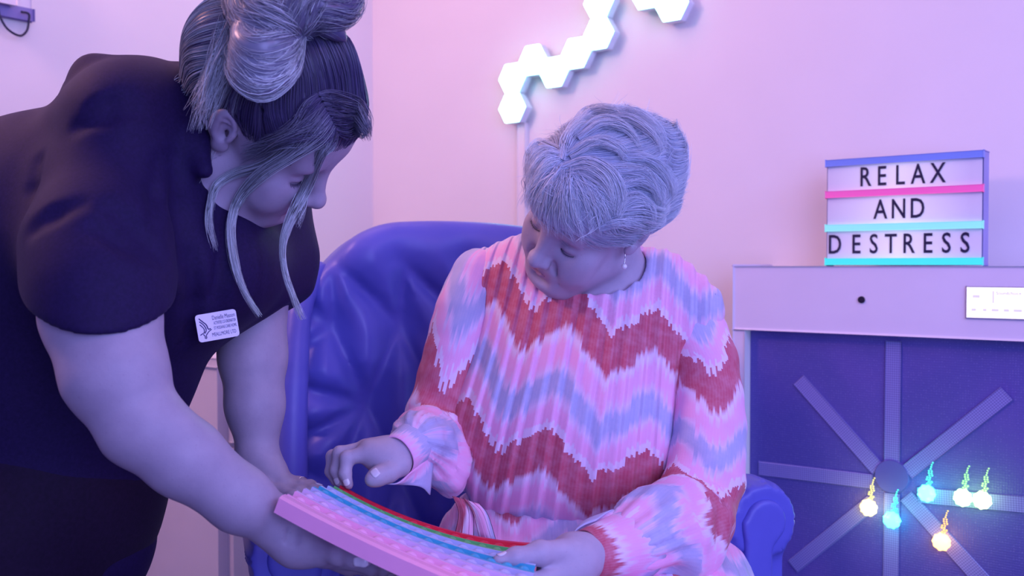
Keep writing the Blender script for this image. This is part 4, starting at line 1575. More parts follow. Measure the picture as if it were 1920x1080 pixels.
bun_s = []
B3 = lambda x, y, d: P(x, y, d)
bun = [  # (control points, hairs, spread)
    ([B3(557, 64, 1.165), B3(535, 125, 1.14), B3(492, 156, 1.13), B3(455, 134, 1.135), B3(446, 104, 1.15)], 620, (0.010, 0.017, 0.020, 0.018, 0.012)),
    ([B3(555, 60, 1.165), B3(528, 104, 1.135), B3(490, 122, 1.125), B3(458, 102, 1.13), B3(450, 74, 1.15)], 560, (0.010, 0.017, 0.020, 0.018, 0.014)),
    ([B3(553, 58, 1.165), B3(520, 78, 1.13), B3(486, 90, 1.12), B3(462, 76, 1.13), B3(455, 45, 1.15)], 480, (0.010, 0.016, 0.019, 0.018, 0.014)),
    ([B3(556, 60, 1.17), B3(520, 45, 1.14), B3(480, 30, 1.15), B3(470, -20, 1.18), B3(520, -60, 1.2)], 900, (0.012, 0.026, 0.030, 0.030, 0.026)),
    ([B3(560, 58, 1.18), B3(560, 20, 1.15), B3(580, -20, 1.16), B3(620, -50, 1.18)], 800, (0.012, 0.030, 0.034, 0.03)),
    ([B3(556, 56, 1.19), B3(600, 25, 1.16), B3(640, 20, 1.17), B3(655, -10, 1.19), B3(640, -50, 1.21)], 650, (0.012, 0.022, 0.020, 0.020, 0.02)),
    ([B3(556, 60, 1.2), B3(590, 45, 1.175), B3(620, 55, 1.17), B3(645, 72, 1.18)], 160, (0.010, 0.014, 0.012, 0.006)),
    ([B3(600, 70, 1.2), B3(560, 62, 1.165), B3(530, 70, 1.15)], 160, (0.010, 0.010, 0.012)),
]
bS = Sdf()
for c_, n, sp in bun:
    X = clump(c_, n, sp, K=20, curl=1.2)
    bun_s.append(X)
    gq = spline(c_, 10)
    bS.chain(gq, np.interp(np.linspace(0, 1, 10), np.linspace(0, 1, len(sp)), sp) * 0.82, 0.006)
V, Q = bS.mesh(0.004)
b_o = link('hair_bun', mesh_np('hair_bun', relax(V, Q, 1), Q, {'tip': np.zeros(len(V)), 'rnd': np.full(len(V), 0.4), 'blond': np.clip(0.45 - (V[:, 0] + 0.33) * 2.2, 0.1, 0.6)}), nh_mat, nurse)
X = np.concatenate(bun_s)
bl = np.concatenate([np.full(len(x), b) for x, b in zip(bun_s, (0.95, 0.60, 0.42, 0.42, 0.36, 0.28, 0.25, 0.2))]) * rs.uniform(0.5, 1.25, len(X))
link('bun_strands', strands_mesh('bun_strands', X, rs.uniform(0.00025, 0.0006, len(X)), {'blond': bl[:, None] - np.linspace(0, 1, 20)[None] * 0.9 + 0.15 * np.sin(np.linspace(0, 3.1, 20))[None]}), nh_mat, nurse)

# fringe and loose strands
from mathutils.bvhtree import BVHTree
loose = []
lb_ = []


def tree_of(ob):
    me = ob.data
    n = len(me.vertices); co = np.zeros(n * 3, dtype=np.float32); me.vertices.foreach_get('co', co)
    return BVHTree.FromPolygons([tuple(v) for v in co.reshape(-1, 3).tolist()], [tuple(p.vertices) for p in me.polygons])


nh_tree = tree_of(hair)
tu_tree = BVHTree.FromPolygons(tunic_arr[0].tolist(), tunic_arr[1].tolist())
_ix = np.unique(head_q); _rm = np.zeros(len(head_v), int); _rm[_ix] = np.arange(len(_ix))
nb_tree = BVHTree.FromPolygons(head_v[_ix].tolist(), _rm[head_q].tolist())


def cling(px, py, d, gap):
    """pull a control point on to the head when it would sink into it"""
    o = Vector((0, 0, CAMZ)); dr = (Vector(P(px, py, 1.0)) - o).normalized()
    best = None
    for tr_ in (nh_tree, nb_tree):
        h = tr_.ray_cast(o, dr)[0]
        if h is not None and (best is None or h.y < best): best = h.y
    if best is None or best > 1.33 or py > 392: return P(px, py, d)
    return P(px, py, best - gap)


def add_loose(ctrl, n, sp, b0, b1, K=26, gap=None):
    pts = []
    for c in ctrl:
        p_ = cling(*c, gap) if gap else P(*c)
        if gap and c[1] > 392:                     # hangs straight down from where it leaves the face
            dd_ = pts[-1][1] - 0.002
            o = Vector((0, 0, CAMZ)); h_ = tu_tree.ray_cast(o, (Vector(P(c[0], c[1], 1.0)) - o).normalized())[0]
            if h_ is not None: dd_ = min(dd_, h_.y - 0.012)
            p_ = P(c[0], c[1], dd_)
        pts.append(p_)
    X = clump(pts, n, sp, K=K)
    loose.append(X)
    lb_.append(np.linspace(b0, b1, K)[None] + rs.uniform(-0.12, 0.12, n)[:, None] - np.linspace(0, 1, K)[None])


PART = lambda t: (597 + 36 * t, 176 + 74 * t)
for j in range(9):
    t = j / 8
    rx, ry = PART(t)
    # right of the parting: swept over the brow towards the far side
    add_loose([(rx, ry, 1.16), (rx + 26 - 8 * t, ry + 2, 1.165), (668 - 3 * t, 196 + 44 * t, 1.19), (684 - t, 222 + 30 * t, 1.21), (688, 246 + 14 * t, 1.22)], 60, (0.002, 0.006, 0.009, 0.008, 0.006), 0.06, 0.34, gap=0.006)
    # left of the parting, tucked back over the temple
    add_loose([(rx, ry, 1.15), (rx - 22, ry + 20, 1.13), (548 - 10 * t, 238 + 26 * t, 1.12), (500 - 12 * t, 262 + 28 * t, 1.12), (458 - 5 * t, 274 + 30 * t, 1.13)], 46, (0.002, 0.007, 0.009, 0.008, 0.006), 0.08, 0.42, gap=0.005)
for j in range(6):
    t = j / 5
    rx, ry = PART(0.45 + 0.4 * t)
    add_loose([(rx, ry, 1.15), (rx - 24, ry + 26, 1.13), (548 + 6 * t, 282 + 10 * t, 1.12), (488 + 6 * t, 320 + 12 * t, 1.122), (445 + 4 * t, 372 + 6 * t, 1.128), (430 + 6 * t, 430, 1.13), (438 + 6 * t, 495, 1.13), (458 + 4 * t, 550, 1.13), (486 + 5 * t, 594, 1.13)],
              36, (0.002, 0.006, 0.006, 0.005, 0.0045, 0.004, 0.004, 0.0035, 0.003), 0.14, 1.40, gap=0.007)
for j in range(4):
    t = j / 3
    rx, ry = PART(0.25 + 0.3 * t)
    add_loose([(rx, ry, 1.15), (rx - 30, ry + 40, 1.13), (505 + 4 * t, 300 + 6 * t, 1.12), (440 + 3 * t, 322 + 5 * t, 1.122), (402 + 4 * t, 350, 1.13), (391 + 3 * t, 395, 1.135), (392 + 4 * t, 432, 1.135), (404 + 4 * t, 474, 1.135)],
              22, (0.002, 0.005, 0.006, 0.005, 0.004, 0.004, 0.004, 0.004), 0.12, 1.2, gap=0.006)
for j in range(5):
    t = j / 4
    rx, ry = PART(0.75 + 0.25 * t)
    add_loose([(rx, ry, 1.15), (rx - 8, ry + 26, 1.135), (600 + 4 * t, 292, 1.14), (574 + 6 * t, 348, 1.15), (545 + 6 * t, 404, 1.16), (528 + 4 * t, 462, 1.165), (534 + 3 * t, 516, 1.17), (548 + 3 * t, 556, 1.17), (566 + 3 * t, 600, 1.17)],
              34, (0.002, 0.004, 0.005, 0.006, 0.005, 0.0035, 0.003, 0.003, 0.004), 0.20, 1.45, gap=0.007)
add_loose([(575, 360, 1.16), (570, 385, 1.165), (562, 410, 1.17), (556, 428, 1.175)], 16, (0.003, 0.004, 0.004, 0.005), 0.6, 0.9, gap=0.003)
for k in range(26):
    x0, y0 = rs.uniform(405, 465), rs.uniform(20, 110)
    x1, y1 = 372 + rs.uniform(-22, 24), rs.uniform(170, 262)
    a_ = on_surface(SH, (x0 + x1) / 2, (y0 + y1) / 2)
    if a_ is None: continue
    dm = a_[1]
    add_loose([(x0, y0, dm - 0.006), ((x0 * .55 + x1 * .45) - rs.uniform(0, 10), (y0 + y1) / 2, dm - 0.010), (x1, y1, dm - 0.006 + rs.uniform(-0.006, 0.006))], 18, (0.004, 0.007, 0.006), 0.35, 0.85)
# wispy flyaways at the nape and behind the ear
for k in range(110):
    x0, y0 = 395 + rs.uniform(-25, 30), rs.uniform(130, 300)
    x1, y1 = x0 - rs.uniform(20, 95), y0 + rs.uniform(-30, 60)
    add_loose([(x0, y0, 1.26), ((x0 + x1) / 2, (y0 + y1) / 2 - rs.uniform(-8, 14), 1.245), (x1, y1 + rs.uniform(-10, 25), 1.24)], 3, (0.003, 0.005, 0.007), 0.35, 0.8)
link('fringe_strands', strands_mesh('fringe_strands', np.concatenate(loose), rs.uniform(0.00025, 0.00055, sum(len(x) for x in loose)), {'blond': np.concatenate(lb_)}), nh_mat, nurse)

# ------------------------------------------------------------------ the seated woman
LHd = Head(eul(-57, 27.6, 42), A3(0.1170, 1.4650, 1.1297), 1.0)
lady = empty('person', (P(1090, 900, 1.6)[0], 1.62, 0), 'seated person in a pink zigzag pleated dress with short silvery hair and pearl earring', 'person')

LB = Sdf()
LHd.build(LB, age=1.0, plump=0.0)
lw = LHd.w
l_neck = P(1150, 545, 1.575)
LB.chain([lw(0, 0.030, -0.050), l_neck, P(1125, 600, 1.60)], [0.050, 0.055, 0.08], 0.035)
LB.cap(P(1150, 560, 1.57), P(1240, 545, 1.58), 0.045, 0.04, 'u', 0.04)
LB.chain([P(1120, 620, 1.60), P(1060, 850, 1.58), P(1070, 1000, 1.60)], [0.10, 0.11, 0.12], 0.05)
# arms under the sleeves
l_sr = P(895, 525, 1.59); l_er = P(815, 815, 1.54); l_wr = P(752, 850, 1.385)
LB.chain([P(1000, 560, 1.60), P(905, 530, 1.605), P(852, 690, 1.57), l_er, l_wr], [0.05, 0.034, 0.034, 0.034, 0.022], 0.03)
l_sl = P(1315, 585, 1.53); l_el = P(1315, 950, 1.43); l_wl = P(1105, 1042, 1.255)
LB.chain([P(1200, 590, 1.59), P(1300, 595, 1.56), P(1328, 780, 1.495), l_el, l_wl], [0.05, 0.034, 0.034, 0.034, 0.024], 0.03)
# legs: thighs forward over the seat, shins down, feet on the floor
for hx, kx in ((-0.04, -0.10), (0.14, 0.16)):
    LB.chain([A3(hx, 1.60, 0.57), A3(kx, 1.20, 0.56), A3(kx, 1.22, 0.09)], [0.085, 0.058, 0.040], 0.04)
    LB.chain([A3(kx, 1.24, 0.04), A3(kx, 1.07, 0.03)], [0.036, 0.028], 0.02)
# her right hand, fingers bent down on to the tray
LB.chain([l_wr, P(722, 856, 1.375), P(692, 846, 1.375)], [0.022, 0.0235, 0.017], 0.018)
LB.cap(P(728, 868, 1.362), P(694, 852, 1.362), 0.018, 0.012, 'u', 0.015)
LB.cap(P(722, 846, 1.39), P(683, 840, 1.395), 0.016, 0.012, 'u', 0.014)
LB.cap(P(722, 843, 1.40), P(676, 843, 1.412), 0.015, 0.011, 'u', 0.014)
f1 = [P(690, 850, 1.362), P(651, 859, 1.358), P(647, 888, 1.352), P(654, 909, 1.348)]
f2 = [P(684, 842, 1.385), P(637, 850, 1.380), P(630, 882, 1.372), P(638, 906, 1.366)]
f3 = [P(678, 843, 1.402), P(624, 856, 1.400), P(620, 884, 1.392), P(629, 905, 1.385)]
f4 = [P(674, 848, 1.418), P(630, 862, 1.420), P(626, 886, 1.414), P(634, 902, 1.408)]
finger(LB, f1, [0.0120, 0.0098, 0.0084, 0.0066], 0.003)
finger(LB, f2, [0.0115, 0.0098, 0.0082, 0.0064], 0.003)
finger(LB, f3, [0.0110, 0.0092, 0.0078, 0.0060], 0.003)
finger(LB, f4, [0.0100, 0.0080, 0.0068, 0.0055], 0.003)
th1 = [P(748, 872, 1.362), P(728, 886, 1.345), P(709, 893, 1.335), P(698, 899, 1.330)]
finger(LB, th1, [0.0175, 0.0125, 0.0118, 0.0105], 0.006)
# her left hand: thumb on top of the tray, fingers under it
LB.chain([l_wl, P(1075, 1045, 1.235), P(1045, 1062, 1.215)], [0.024, 0.0265, 0.022], 0.02)
LB.cap(P(1075, 1068, 1.22), P(1035, 1085, 1.20), 0.024, 0.018, 'u', 0.02)
th2 = [P(1062, 1036, 1.215), P(1012, 1037, 1.190), P(968, 1046, 1.175), P(935, 1052, 1.168)]
finger(LB, th2, [0.0175, 0.0135, 0.0115, 0.0080], 0.006)
for a, b, c_, d_ in (((1040, 1080, 1.195), (1000, 1090, 1.17), (975, 1096, 1.16), (955, 1098, 1.15)), ((1045, 1098, 1.20), (1005, 1112, 1.18), (978, 1116, 1.17), (955, 1116, 1.16)),
                     ((1055, 1112, 1.205), (1015, 1130, 1.19), (990, 1134, 1.18), (970, 1132, 1.17)), ((1066, 1122, 1.21), (1035, 1145, 1.20), (1012, 1150, 1.19), (995, 1148, 1.18))):
    finger(LB, [P(*a), P(*b), P(*c_), P(*d_)], [0.0125, 0.0098, 0.0086, 0.0068], 0.004)
V, Q = LB.mesh(0.0027)
V = relax(V, Q, 1, 0.4)
link('body', mesh_np('body', V, Q, {'lip': LHd.lip_attr(V) * 0.8}), skin, lady)
nail(lady, LB, f1[3], f1[2], A3(-0.15, -1, 0.1), 0.0048, 0.009)
nail(lady, LB, f2[3], f2[2], A3(-0.5, -0.8, 0.1), 0.0045, 0.009)
nail(lady, LB, th1[3], th1[2], A3(-0.2, -0.8, 0.5), 0.0068, 0.010)
nail(lady, LB, th2[3], th2[2], A3(-0.1, 0.1, 1), 0.0055, 0.011)
grey_brow = plain('brow_grey', (0.12, 0.11, 0.20), 0.6)
for sd in (1, -1):
    LHd.lashes(lady, LB, sd, n=44, ll=0.0020)
    LHd.brow(lady, LB, sd, grey_brow)
# pearl drop earring and a dark ear stud
lobe = on_surface(LB, 1171, 475)
lobe = lobe if lobe is not None else P(1171, 475, 1.4)
er = link('earring', tube_mesh('earring', spline([lobe + A3(0, 0.002, 0.002), lobe + A3(0, -0.006, -0.001), lobe + A3(0, -0.006, -0.008), lobe + A3(-0.001, -0.006, -0.016)], 16), 0.0009, 8), silver, lady)
bm = bmesh.new(); bmesh.ops.create_uvsphere(bm, u_segments=18, v_segments=12, radius=0.0040)
bmesh.ops.translate(bm, verts=bm.verts, vec=Vector(lobe + A3(-0.001, -0.006, -0.019)))
link('pearl', bm_mesh('pearl', bm, True), plain('pearl', (0.85, 0.82, 0.85), 0.2, coat=0.6), er)
stud = on_surface(LB, 1197, 432)
if stud is not None:
    link('ear_stud', ring_mesh('ear_stud', stud, A3(1, 0.3, 0.2), 0.0035, 0.0014), plain('stud_dark', (0.03, 0.02, 0.06), 0.3, metal=0.6), lady)

# ---- dress: ikat zigzag cloth
TX = P(1325, 575, 1.54) - P(885, 520, 1.60); TX[2] = 0; TX /= np.linalg.norm(TX)
TC = P(1080, 700, 1.56)
RT = np.stack([TX, np.cross(UP, TX), UP], 1)


def ikat(name, period, slope, length, off, jag=0.013, pleat=0.0, pofs=1.0):
    g = NT(name)
    a = g.attr('pat').outputs['Vector']
    sp = g.n('ShaderNodeSeparateXYZ'); g.l(a, sp.inputs[0])
    u0, v0 = sp.outputs[0], sp.outputs[1]
    u = g.math('SNAP', u0, 0.0028)
    wn = g.n('ShaderNodeTexWhiteNoise', noise_dimensions='1D'); g.l(g.math('MULTIPLY', u, 91.7), wn.inputs['W'])
    zig = g.math('MULTIPLY', g.math('PINGPONG', g.math('ADD', u, 7.0 * period), period / 2), slope)
    nz = g.noise(26, 2, 0.5, a)
    v = g.math('ADD', g.math('ADD', v0, zig), g.math('MULTIPLY', g.math('SUBTRACT', wn.outputs['Value'], 0.5), jag))
    v = g.math('ADD', v, g.math('MULTIPLY', g.math('SUBTRACT', nz, 0.5), 0.02))
    t = g.math('FRACT', g.math('DIVIDE', g.math('ADD', v, off + 20 * length), length))
    red = (0.55, 0.085, 0.145, 1); pink = (0.90, 0.43, 0.68, 1); wht = (0.84, 0.66, 0.82, 1); blu = (0.44, 0.45, 0.68, 1); lil = (0.80, 0.58, 0.80, 1)
    c = g.ramp(t, [(0.0, red), (0.270, red), (0.318, wht), (0.345, wht), (0.40, pink), (0.50, pink), (0.56, lil), (0.61, blu), (0.73, blu), (0.79, lil), (0.84, pink), (0.93, pink), (0.945, wht), (0.972, wht)])
    mot = g.noise(60, 3, 0.6, a)
    c = g.mix(g.math('MULTIPLY', g.math('SUBTRACT', mot, 0.4), 0.55, clamp=True), c, wht)
    # fine woven stripes
    st = g.math('MULTIPLY', g.math('SINE', g.math('MULTIPLY', u0, 1500.0)), 0.5)
    c = g.mix(g.math('ADD', g.math('MULTIPLY', st, 0.05), 0.03, clamp=True), c, (0.95, 0.75, 0.9, 1))
    g.set(Base_Color=c, Roughness=0.62)
    g.b.inputs['Specular IOR Level'].default_value = 0.3
    g.b.inputs['Sheen Weight'].default_value = 0.08
    fine = g.math('MULTIPLY', g.math('ADD', g.noise(500, 2, 0.5, g.obj()), g.math('MULTIPLY', st, 0.5)), 0.03)
    if pleat:
        fr = g.math('FRACT', g.math('DIVIDE', g.math('ADD', u0, pofs), pleat))
        edge = g.math('MULTIPLY', g.math('SUBTRACT', 1.0, fr), 6.0, clamp=True)          # steep drop at the pleat edge
        h = g.math('MULTIPLY', g.math('MULTIPLY', fr, edge), 1.0)
        fine = g.math('ADD', fine, h)
    g.bump(fine, 1.0 if pleat else 0.9, 0.0026 if pleat else 0.004)
    return g.m


PER = 0.117
bod_mat = ikat('ikat_bodice', PER, 0.98, 0.205, 0.0, pleat=0.0205)
slv_mat = ikat('ikat_sleeve', 0.105, 1.1, 0.205, 0.0)
skt_mat = ikat('ikat_skirt', 0.16, 1.3, 0.26, 0.06, pleat=0.024)
cuf_mat = ikat('ikat_cuff', 0.3, 0.1, 0.205, 0.0)


def bod_uv(p):
    q = (p - TC) @ RT
    dz = 1.10 - p[:, 2]
    u = q[:, 0] + dz * (0.13 - 0.55 * q[:, 0])
    return u, q[:, 1], p[:, 2]


DB = Sdf()
DB.ell(P(1095, 640, 1.575), (0.185, 0.105, 0.15), RT)
DB.ell(P(1048, 812, 1.55), (0.186, 0.128, 0.158), RT, 'u', 0.06)
DB.chain([P(905, 520, 1.605), P(1000, 510, 1.60), P(1130, 545, 1.60), P(1230, 545, 1.585), P(1305, 585, 1.545)], [0.045, 0.05, 0.062, 0.052, 0.045], 0.05)


def pleat(p, d):
    u, y, z = bod_uv(p)
    sp = 0.0205
    ph = u / sp
    fr = ph - np.floor(ph)
    wav = np.sin(2 * math.pi * fr) + 0.35 * np.sin(4 * math.pi * fr)
    fade = np.clip((1.125 - z) / 0.06, 0.35, 1) * (0.75 + 0.25 * np.sin(np.floor(ph) * 2.3))
    return d + 0.0026 * fade * wav + 0.0025 * vnoise(p, 18, 4)


DB.warp(pleat)
DB.cap(l_neck + A3(-0.005, -0.02, 0.02), lw(0, -0.015, -0.05), 0.062, 0.07, 's', 0.004)
V, Q = largest(*DB.mesh(0.0027), True)
V = relax(V, Q, 1, 0.25)
u, y, z = bod_uv(V)
# place the zigzag: a peak near column 1030 of the lower band
up_, _, zp_ = bod_uv(P(1030, 800, 1.43)[None])
link('bodice', mesh_np('bodice', V, Q, {'pat': np.stack([u - up_[0] + PER / 2, -(z - zp_[0]) - PER / 2 * 0.98 - 0.30 * (u - up_[0]), 0 * u], 1)}), bod_mat, lady)


def arm_coords(V, pts):
    """distance along and angle-width around a bent sleeve"""
    pts = np.asarray(pts)
    best = np.full(len(V), 9.0); s = np.zeros(len(V)); ang = np.zeros(len(V)); acc = 0.0
    ref = A3(0, -1, 0.15)
    for a, b in zip(pts[:-1], pts[1:]):
        ab = b - a; L = np.linalg.norm(ab); t = np.clip((V - a) @ ab / L ** 2, 0, 1)
        w_ = V - a - t[:, None] * ab; d = np.linalg.norm(w_, axis=1)
        m = d < best
        e = ab / L; n1 = ref - e * (ref @ e); n1 /= np.linalg.norm(n1); n2 = np.cross(e, n1)
        best[m] = d[m]; s[m] = acc + t[m] * L; ang[m] = np.arctan2(w_[m] @ n2, w_[m] @ n1)
        acc += L
    return s, ang


def sleeve(name, ctrl, rads, off, vs, extra=()):
    S = Sdf()
    pts = spline(ctrl, 13)
    rr = np.interp(np.linspace(0, 1, 13), np.linspace(0, 1, len(rads)), rads)
    S.chain(pts, rr, 0.006)
    for c, r in extra:
        S.ell(c, r, None, 'u', 0.03)
    tot = np.linalg.norm(np.diff(pts, axis=0), axis=1).sum()

    def wr(p, d):
        s, a = arm_coords(p, pts)
        t = s / tot
        g_ = np.clip((t - 0.80) / 0.2, 0, 1)
        g0 = np.clip((0.12 - t) / 0.12, 0, 1)
        return d + 0.0035 * vnoise(p, 26, 7) + 0.0022 * vnoise(p, 60, 9) * np.clip((t - 0.3) / 0.3, 0, 1) + (0.0030 * g_ + 0.0012 * g0) * np.sin(a * 15 + 2 * np.sin(3 * a)) \
            + 0.0035 * np.clip((t - 0.45) / 0.2, 0, 1) * (1 - g_) * np.sin(s * 95 + 1.5 * np.sin(a * 2) + a)
    S.warp(wr)
    V, Q = S.mesh(0.0048)
    V = relax(V, Q, 1, 0.4)
    s, a = arm_coords(V, pts)
    return link(name, mesh_np(name, V, Q, {'pat': np.stack([a * 0.05, s * vs + off, 0 * s], 1)}), slv_mat, lady)


sleeve('sleeve', [P(900, 520, 1.60), P(872, 600, 1.585), P(845, 700, 1.565), P(822, 790, 1.545), P(806, 832, 1.50), P(785, 828, 1.43)], [0.046, 0.050, 0.050, 0.052, 0.056, 0.040], 0.085, 0.62,
       [(P(845, 880, 1.49), (0.03, 0.045, 0.045))])
sleeve('sleeve', [P(1282, 583, 1.56), P(1324, 680, 1.52), P(1330, 800, 1.485), P(1318, 900, 1.45), P(1300, 965, 1.415), P(1245, 985, 1.365), P(1192, 1015, 1.318)], [0.050, 0.051, 0.053, 0.056, 0.058, 0.060, 0.046], -0.125, 1.0,
       [(P(1290, 1040, 1.38), (0.045, 0.05, 0.04))])


def shell_tube(name, a, b, ra, rb, mat, flare=0.0, thick=0.0016, gap=None, n=44, m=10, voff=0.0):
    """open cuff: a cloth tube with thickness, optionally slit open"""
    ax = b - a; L = np.linalg.norm(ax); e = ax / L
    n1 = np.cross(e, A3(0, 0, 1)); n1 /= np.linalg.norm(n1); n2 = np.cross(e, n1)
    V = []; pat = []
    for i in range(m):
        t = i / (m - 1)
        for j in range(n):
            th = 2 * math.pi * j / (n - 1)
            r = ra + (rb - ra) * t + 0.0012 * math.sin(th * 3 + 2 * t)
            if gap is not None:
                dlt = math.atan2(math.sin(th - gap), math.cos(th - gap))
                r += flare * math.exp(-(dlt / 0.5) ** 2) * (1 - t)
            V.append(a + e * L * t + r * (math.cos(th) * n1 + math.sin(th) * n2)); pat.append((th * 0.04, t * L + voff, 0))
    V = np.array(V); k = len(V)
    c = a + np.outer(np.repeat(np.linspace(0, 1, m), n) * L, e)
    inn = V - (V - c) / np.linalg.norm(V - c, axis=1)[:, None] * thick
    VV = np.concatenate([V, inn]); pat = np.array(pat + pat)
    Q = []
    for i in range(m - 1):
        for j in range(n - 1):
            q = i * n + j
            Q.append((q, q + 1, q + n + 1, q + n)); Q.append((q + k, q + n + k, q + n + 1 + k, q + 1 + k))
    for j in range(n - 1):
        Q.append((j, j + k, j + 1 + k, j + 1)); q = (m - 1) * n + j; Q.append((q, q + 1, q + 1 + k, q + k))
    me = mesh_np(name, VV, np.array(Q), {'pat': pat})
    return link(name, me, mat, lady)


shell_tube('cuff', P(742, 857, 1.372), P(785, 826, 1.428), 0.0290, 0.0325, cuf_mat, voff=0.09)
shell_tube('cuff', P(1097, 1042, 1.252), P(1196, 1018, 1.325), 0.0315, 0.0475, cuf_mat, voff=0.03)


def flap(name, rows, mat, thick=0.0018, n=14, voff=0.0):
    """loose wavy piece of cloth through rows of control points"""
    R_ = np.array([spline([P(*c) for c in r], n) for r in rows])
    R_ = np.array([spline(R_[:, j], 9) for j in range(n)]).transpose(1, 0, 2)
    m = R_.shape[0]
    du = np.gradient(R_, axis=1); dv = np.gradient(R_, axis=0)
    nn = np.cross(du, dv); nn /= np.linalg.norm(nn, axis=2)[..., None] + 1e-9
    V = np.concatenate([(R_ + nn * thick / 2).reshape(-1, 3), (R_ - nn * thick / 2).reshape(-1, 3)])
    k = m * n
    Q = []
    for i in range(m - 1):
        for j in range(n - 1):
            q = i * n + j
            Q.append((q, q + 1, q + n + 1, q + n)); Q.append((q + k, q + n + k, q + n + 1 + k, q + 1 + k))
    for j in range(n - 1):
        Q.append((j, j + k, j + 1 + k, j + 1)); q = (m - 1) * n + j; Q.append((q, q + 1, q + 1 + k, q + k))
    for i in range(m - 1):
        q = i * n; Q.append((q, q + n, q + n + k, q + k)); q = i * n + n - 1; Q.append((q, q + k, q + n + k, q + n))
    uu = np.tile(np.linspace(0, 0.08, n), m); vv = np.repeat(np.linspace(0, 0.05, m), n) + voff
    return link(name, mesh_np(name, V, np.array(Q), {'pat': np.stack([np.r_[uu, uu], np.r_[vv, vv], 0 * np.r_[uu, uu]], 1)}), mat, lady)


flap('cuff_frill', [[(770, 886, 1.36), (790, 868, 1.385), (806, 845, 1.415)], [(745, 906, 1.352), (790, 894, 1.385), (812, 866, 1.415)], [(722, 907, 1.35), (785, 912, 1.38), (806, 928, 1.40)]], cuf_mat, voff=0.09)
flap('cuff_frill', [[(1100, 1000, 1.26), (1130, 985, 1.285), (1165, 966, 1.315)], [(1072, 1006, 1.27), (1100, 975, 1.30), (1150, 955, 1.325)], [(1056, 1022, 1.265), (1085, 990, 1.27), (1118, 975, 1.285)]], cuf_mat, voff=0.09)

# skirt over the lap, waist tie
SK = Sdf()
SK.ell(P(1050, 985, 1.57), (0.158, 0.100, 0.085), RT)
for hx, kx in ((-0.035, -0.09), (0.14, 0.17)):
    SK.chain([A3(hx, 1.58, 0.575), A3(kx, 1.18, 0.545)], [0.092, 0.085], 0.06)
SK.chain([A3(0.05, 1.55, 0.57), A3(0.03, 1.22, 0.52)], [0.10, 0.09], 0.06)
SK.chain([A3(0.28, 1.50, 0.56), A3(0.27, 1.28, 0.54)], [0.085, 0.075], 0.06)
for kx in (-0.09, 0.17):
    SK.chain([A3(kx, 1.18, 0.55), A3(kx, 1.16, 0.24)], [0.085, 0.095], 0.05)


def sk_w(p, d):
    u = p[:, 0] + 0.12 * (p[:, 1] - 1.5)
    ph = u / 0.030; fr = ph - np.floor(ph)
    return d - 0.004 * np.where(fr < 0.8, fr / 0.8, (1 - fr) / 0.2) + 0.004 * vnoise(p, 20, 11)


SK.warp(sk_w)
V, Q = SK.mesh(0.006)
V = relax(V, Q, 1, 0.4)
link('skirt', mesh_np('skirt', V, Q, {'pat': np.stack([V[:, 0], -V[:, 2] - 0.6 * V[:, 1], 0 * V[:, 0]], 1)}), skt_mat, lady)
flap('waist_tie', [[(848, 930, 1.42), (866, 936, 1.418), (884, 944, 1.42)], [(860, 962, 1.405), (874, 964, 1.40), (888, 968, 1.405)], [(852, 1004, 1.39), (872, 1010, 1.385), (888, 1012, 1.39)]], skt_mat, voff=0.2)
flap('waist_tie', [[(868, 934, 1.415), (880, 940, 1.412), (900, 946, 1.415)], [(886, 960, 1.40), (900, 962, 1.398), (916, 968, 1.40)], [(898, 1006, 1.385), (916, 1012, 1.38), (930, 1014, 1.385)]], skt_mat, voff=0.24)

# ---- short silvery hair
LHs = Sdf()
E_ = lambda c, r, op='u', k=0.0: LHs.ell(lw(*c), r, LHd.R, op, k)
E_((0, 0.020, 0.047), (0.087, 0.108, 0.088))
E_((0, 0.050, 0.058), (0.082, 0.080, 0.078), k=0.04)
E_((0, -0.045, 0.072), (0.080, 0.060, 0.050), k=0.03)
E_((0, 0.060, -0.008), (0.070, 0.052, 0.058), k=0.03)
for x in (-1, 1):
    E_((x * 0.060, 0.024, 0.046), (0.028, 0.050, 0.040), k=0.03)
def lh_waves(p, d):
    q = LHd.loc(p)
    r = np.sqrt((q[:, 0] * 1.0 - 0.01) ** 2 + (q[:, 1] + 0.04) ** 2 + (q[:, 2] - 0.11) ** 2)
    back = np.clip((q[:, 1] + 0.03) * 12, 0, 1)
    return d + 0.0050 * back * np.sin(r * 105 + 2.6 * vnoise(p, 22, 2)) + 0.0045 * vnoise(p, 30, 3) + 0.002 * vnoise(p, 80, 6)


LHs.warp(lh_waves)
LHs.cap(lw(0, -0.16, -0.035), lw(0, -0.080, -0.025), 0.085, 0.048, 's', 0.012)
for x in (-1, 1):
    E_((x * 0.074, -0.045, -0.022), (0.055, 0.052, 0.040), 's', 0.012)
    E_((x * 0.100, 0.010, -0.010), (0.050, 0.036, 0.044), 's', 0.012)
V, Q = LHs.mesh(0.004)
lh_mat = hair_material('silver_hair', (0.60, 0.68, 0.84, 1), (0.88, 0.97, 1.0, 1), (0.42, 0.48, 0.66, 1), 0.38, (0.0, 0.9))
link('hair', mesh_np('hair', relax(V, Q, 1), Q, att(V, 0.15)), lh_mat, lady)
from mathutils.bvhtree import BVHTree
hair_tree = BVHTree.FromPolygons([tuple(v) for v in V], [tuple(q) for q in Q.tolist()])


def on_hair(px, py):
    o = Vector((0, 0, CAMZ)); d = Vector(P(px, py, 1.0)) - o
    h, n_, _, _ = hair_tree.ray_cast(o, d.normalized())
    return (None, None) if h is None else (np.array(h), np.array(n_))

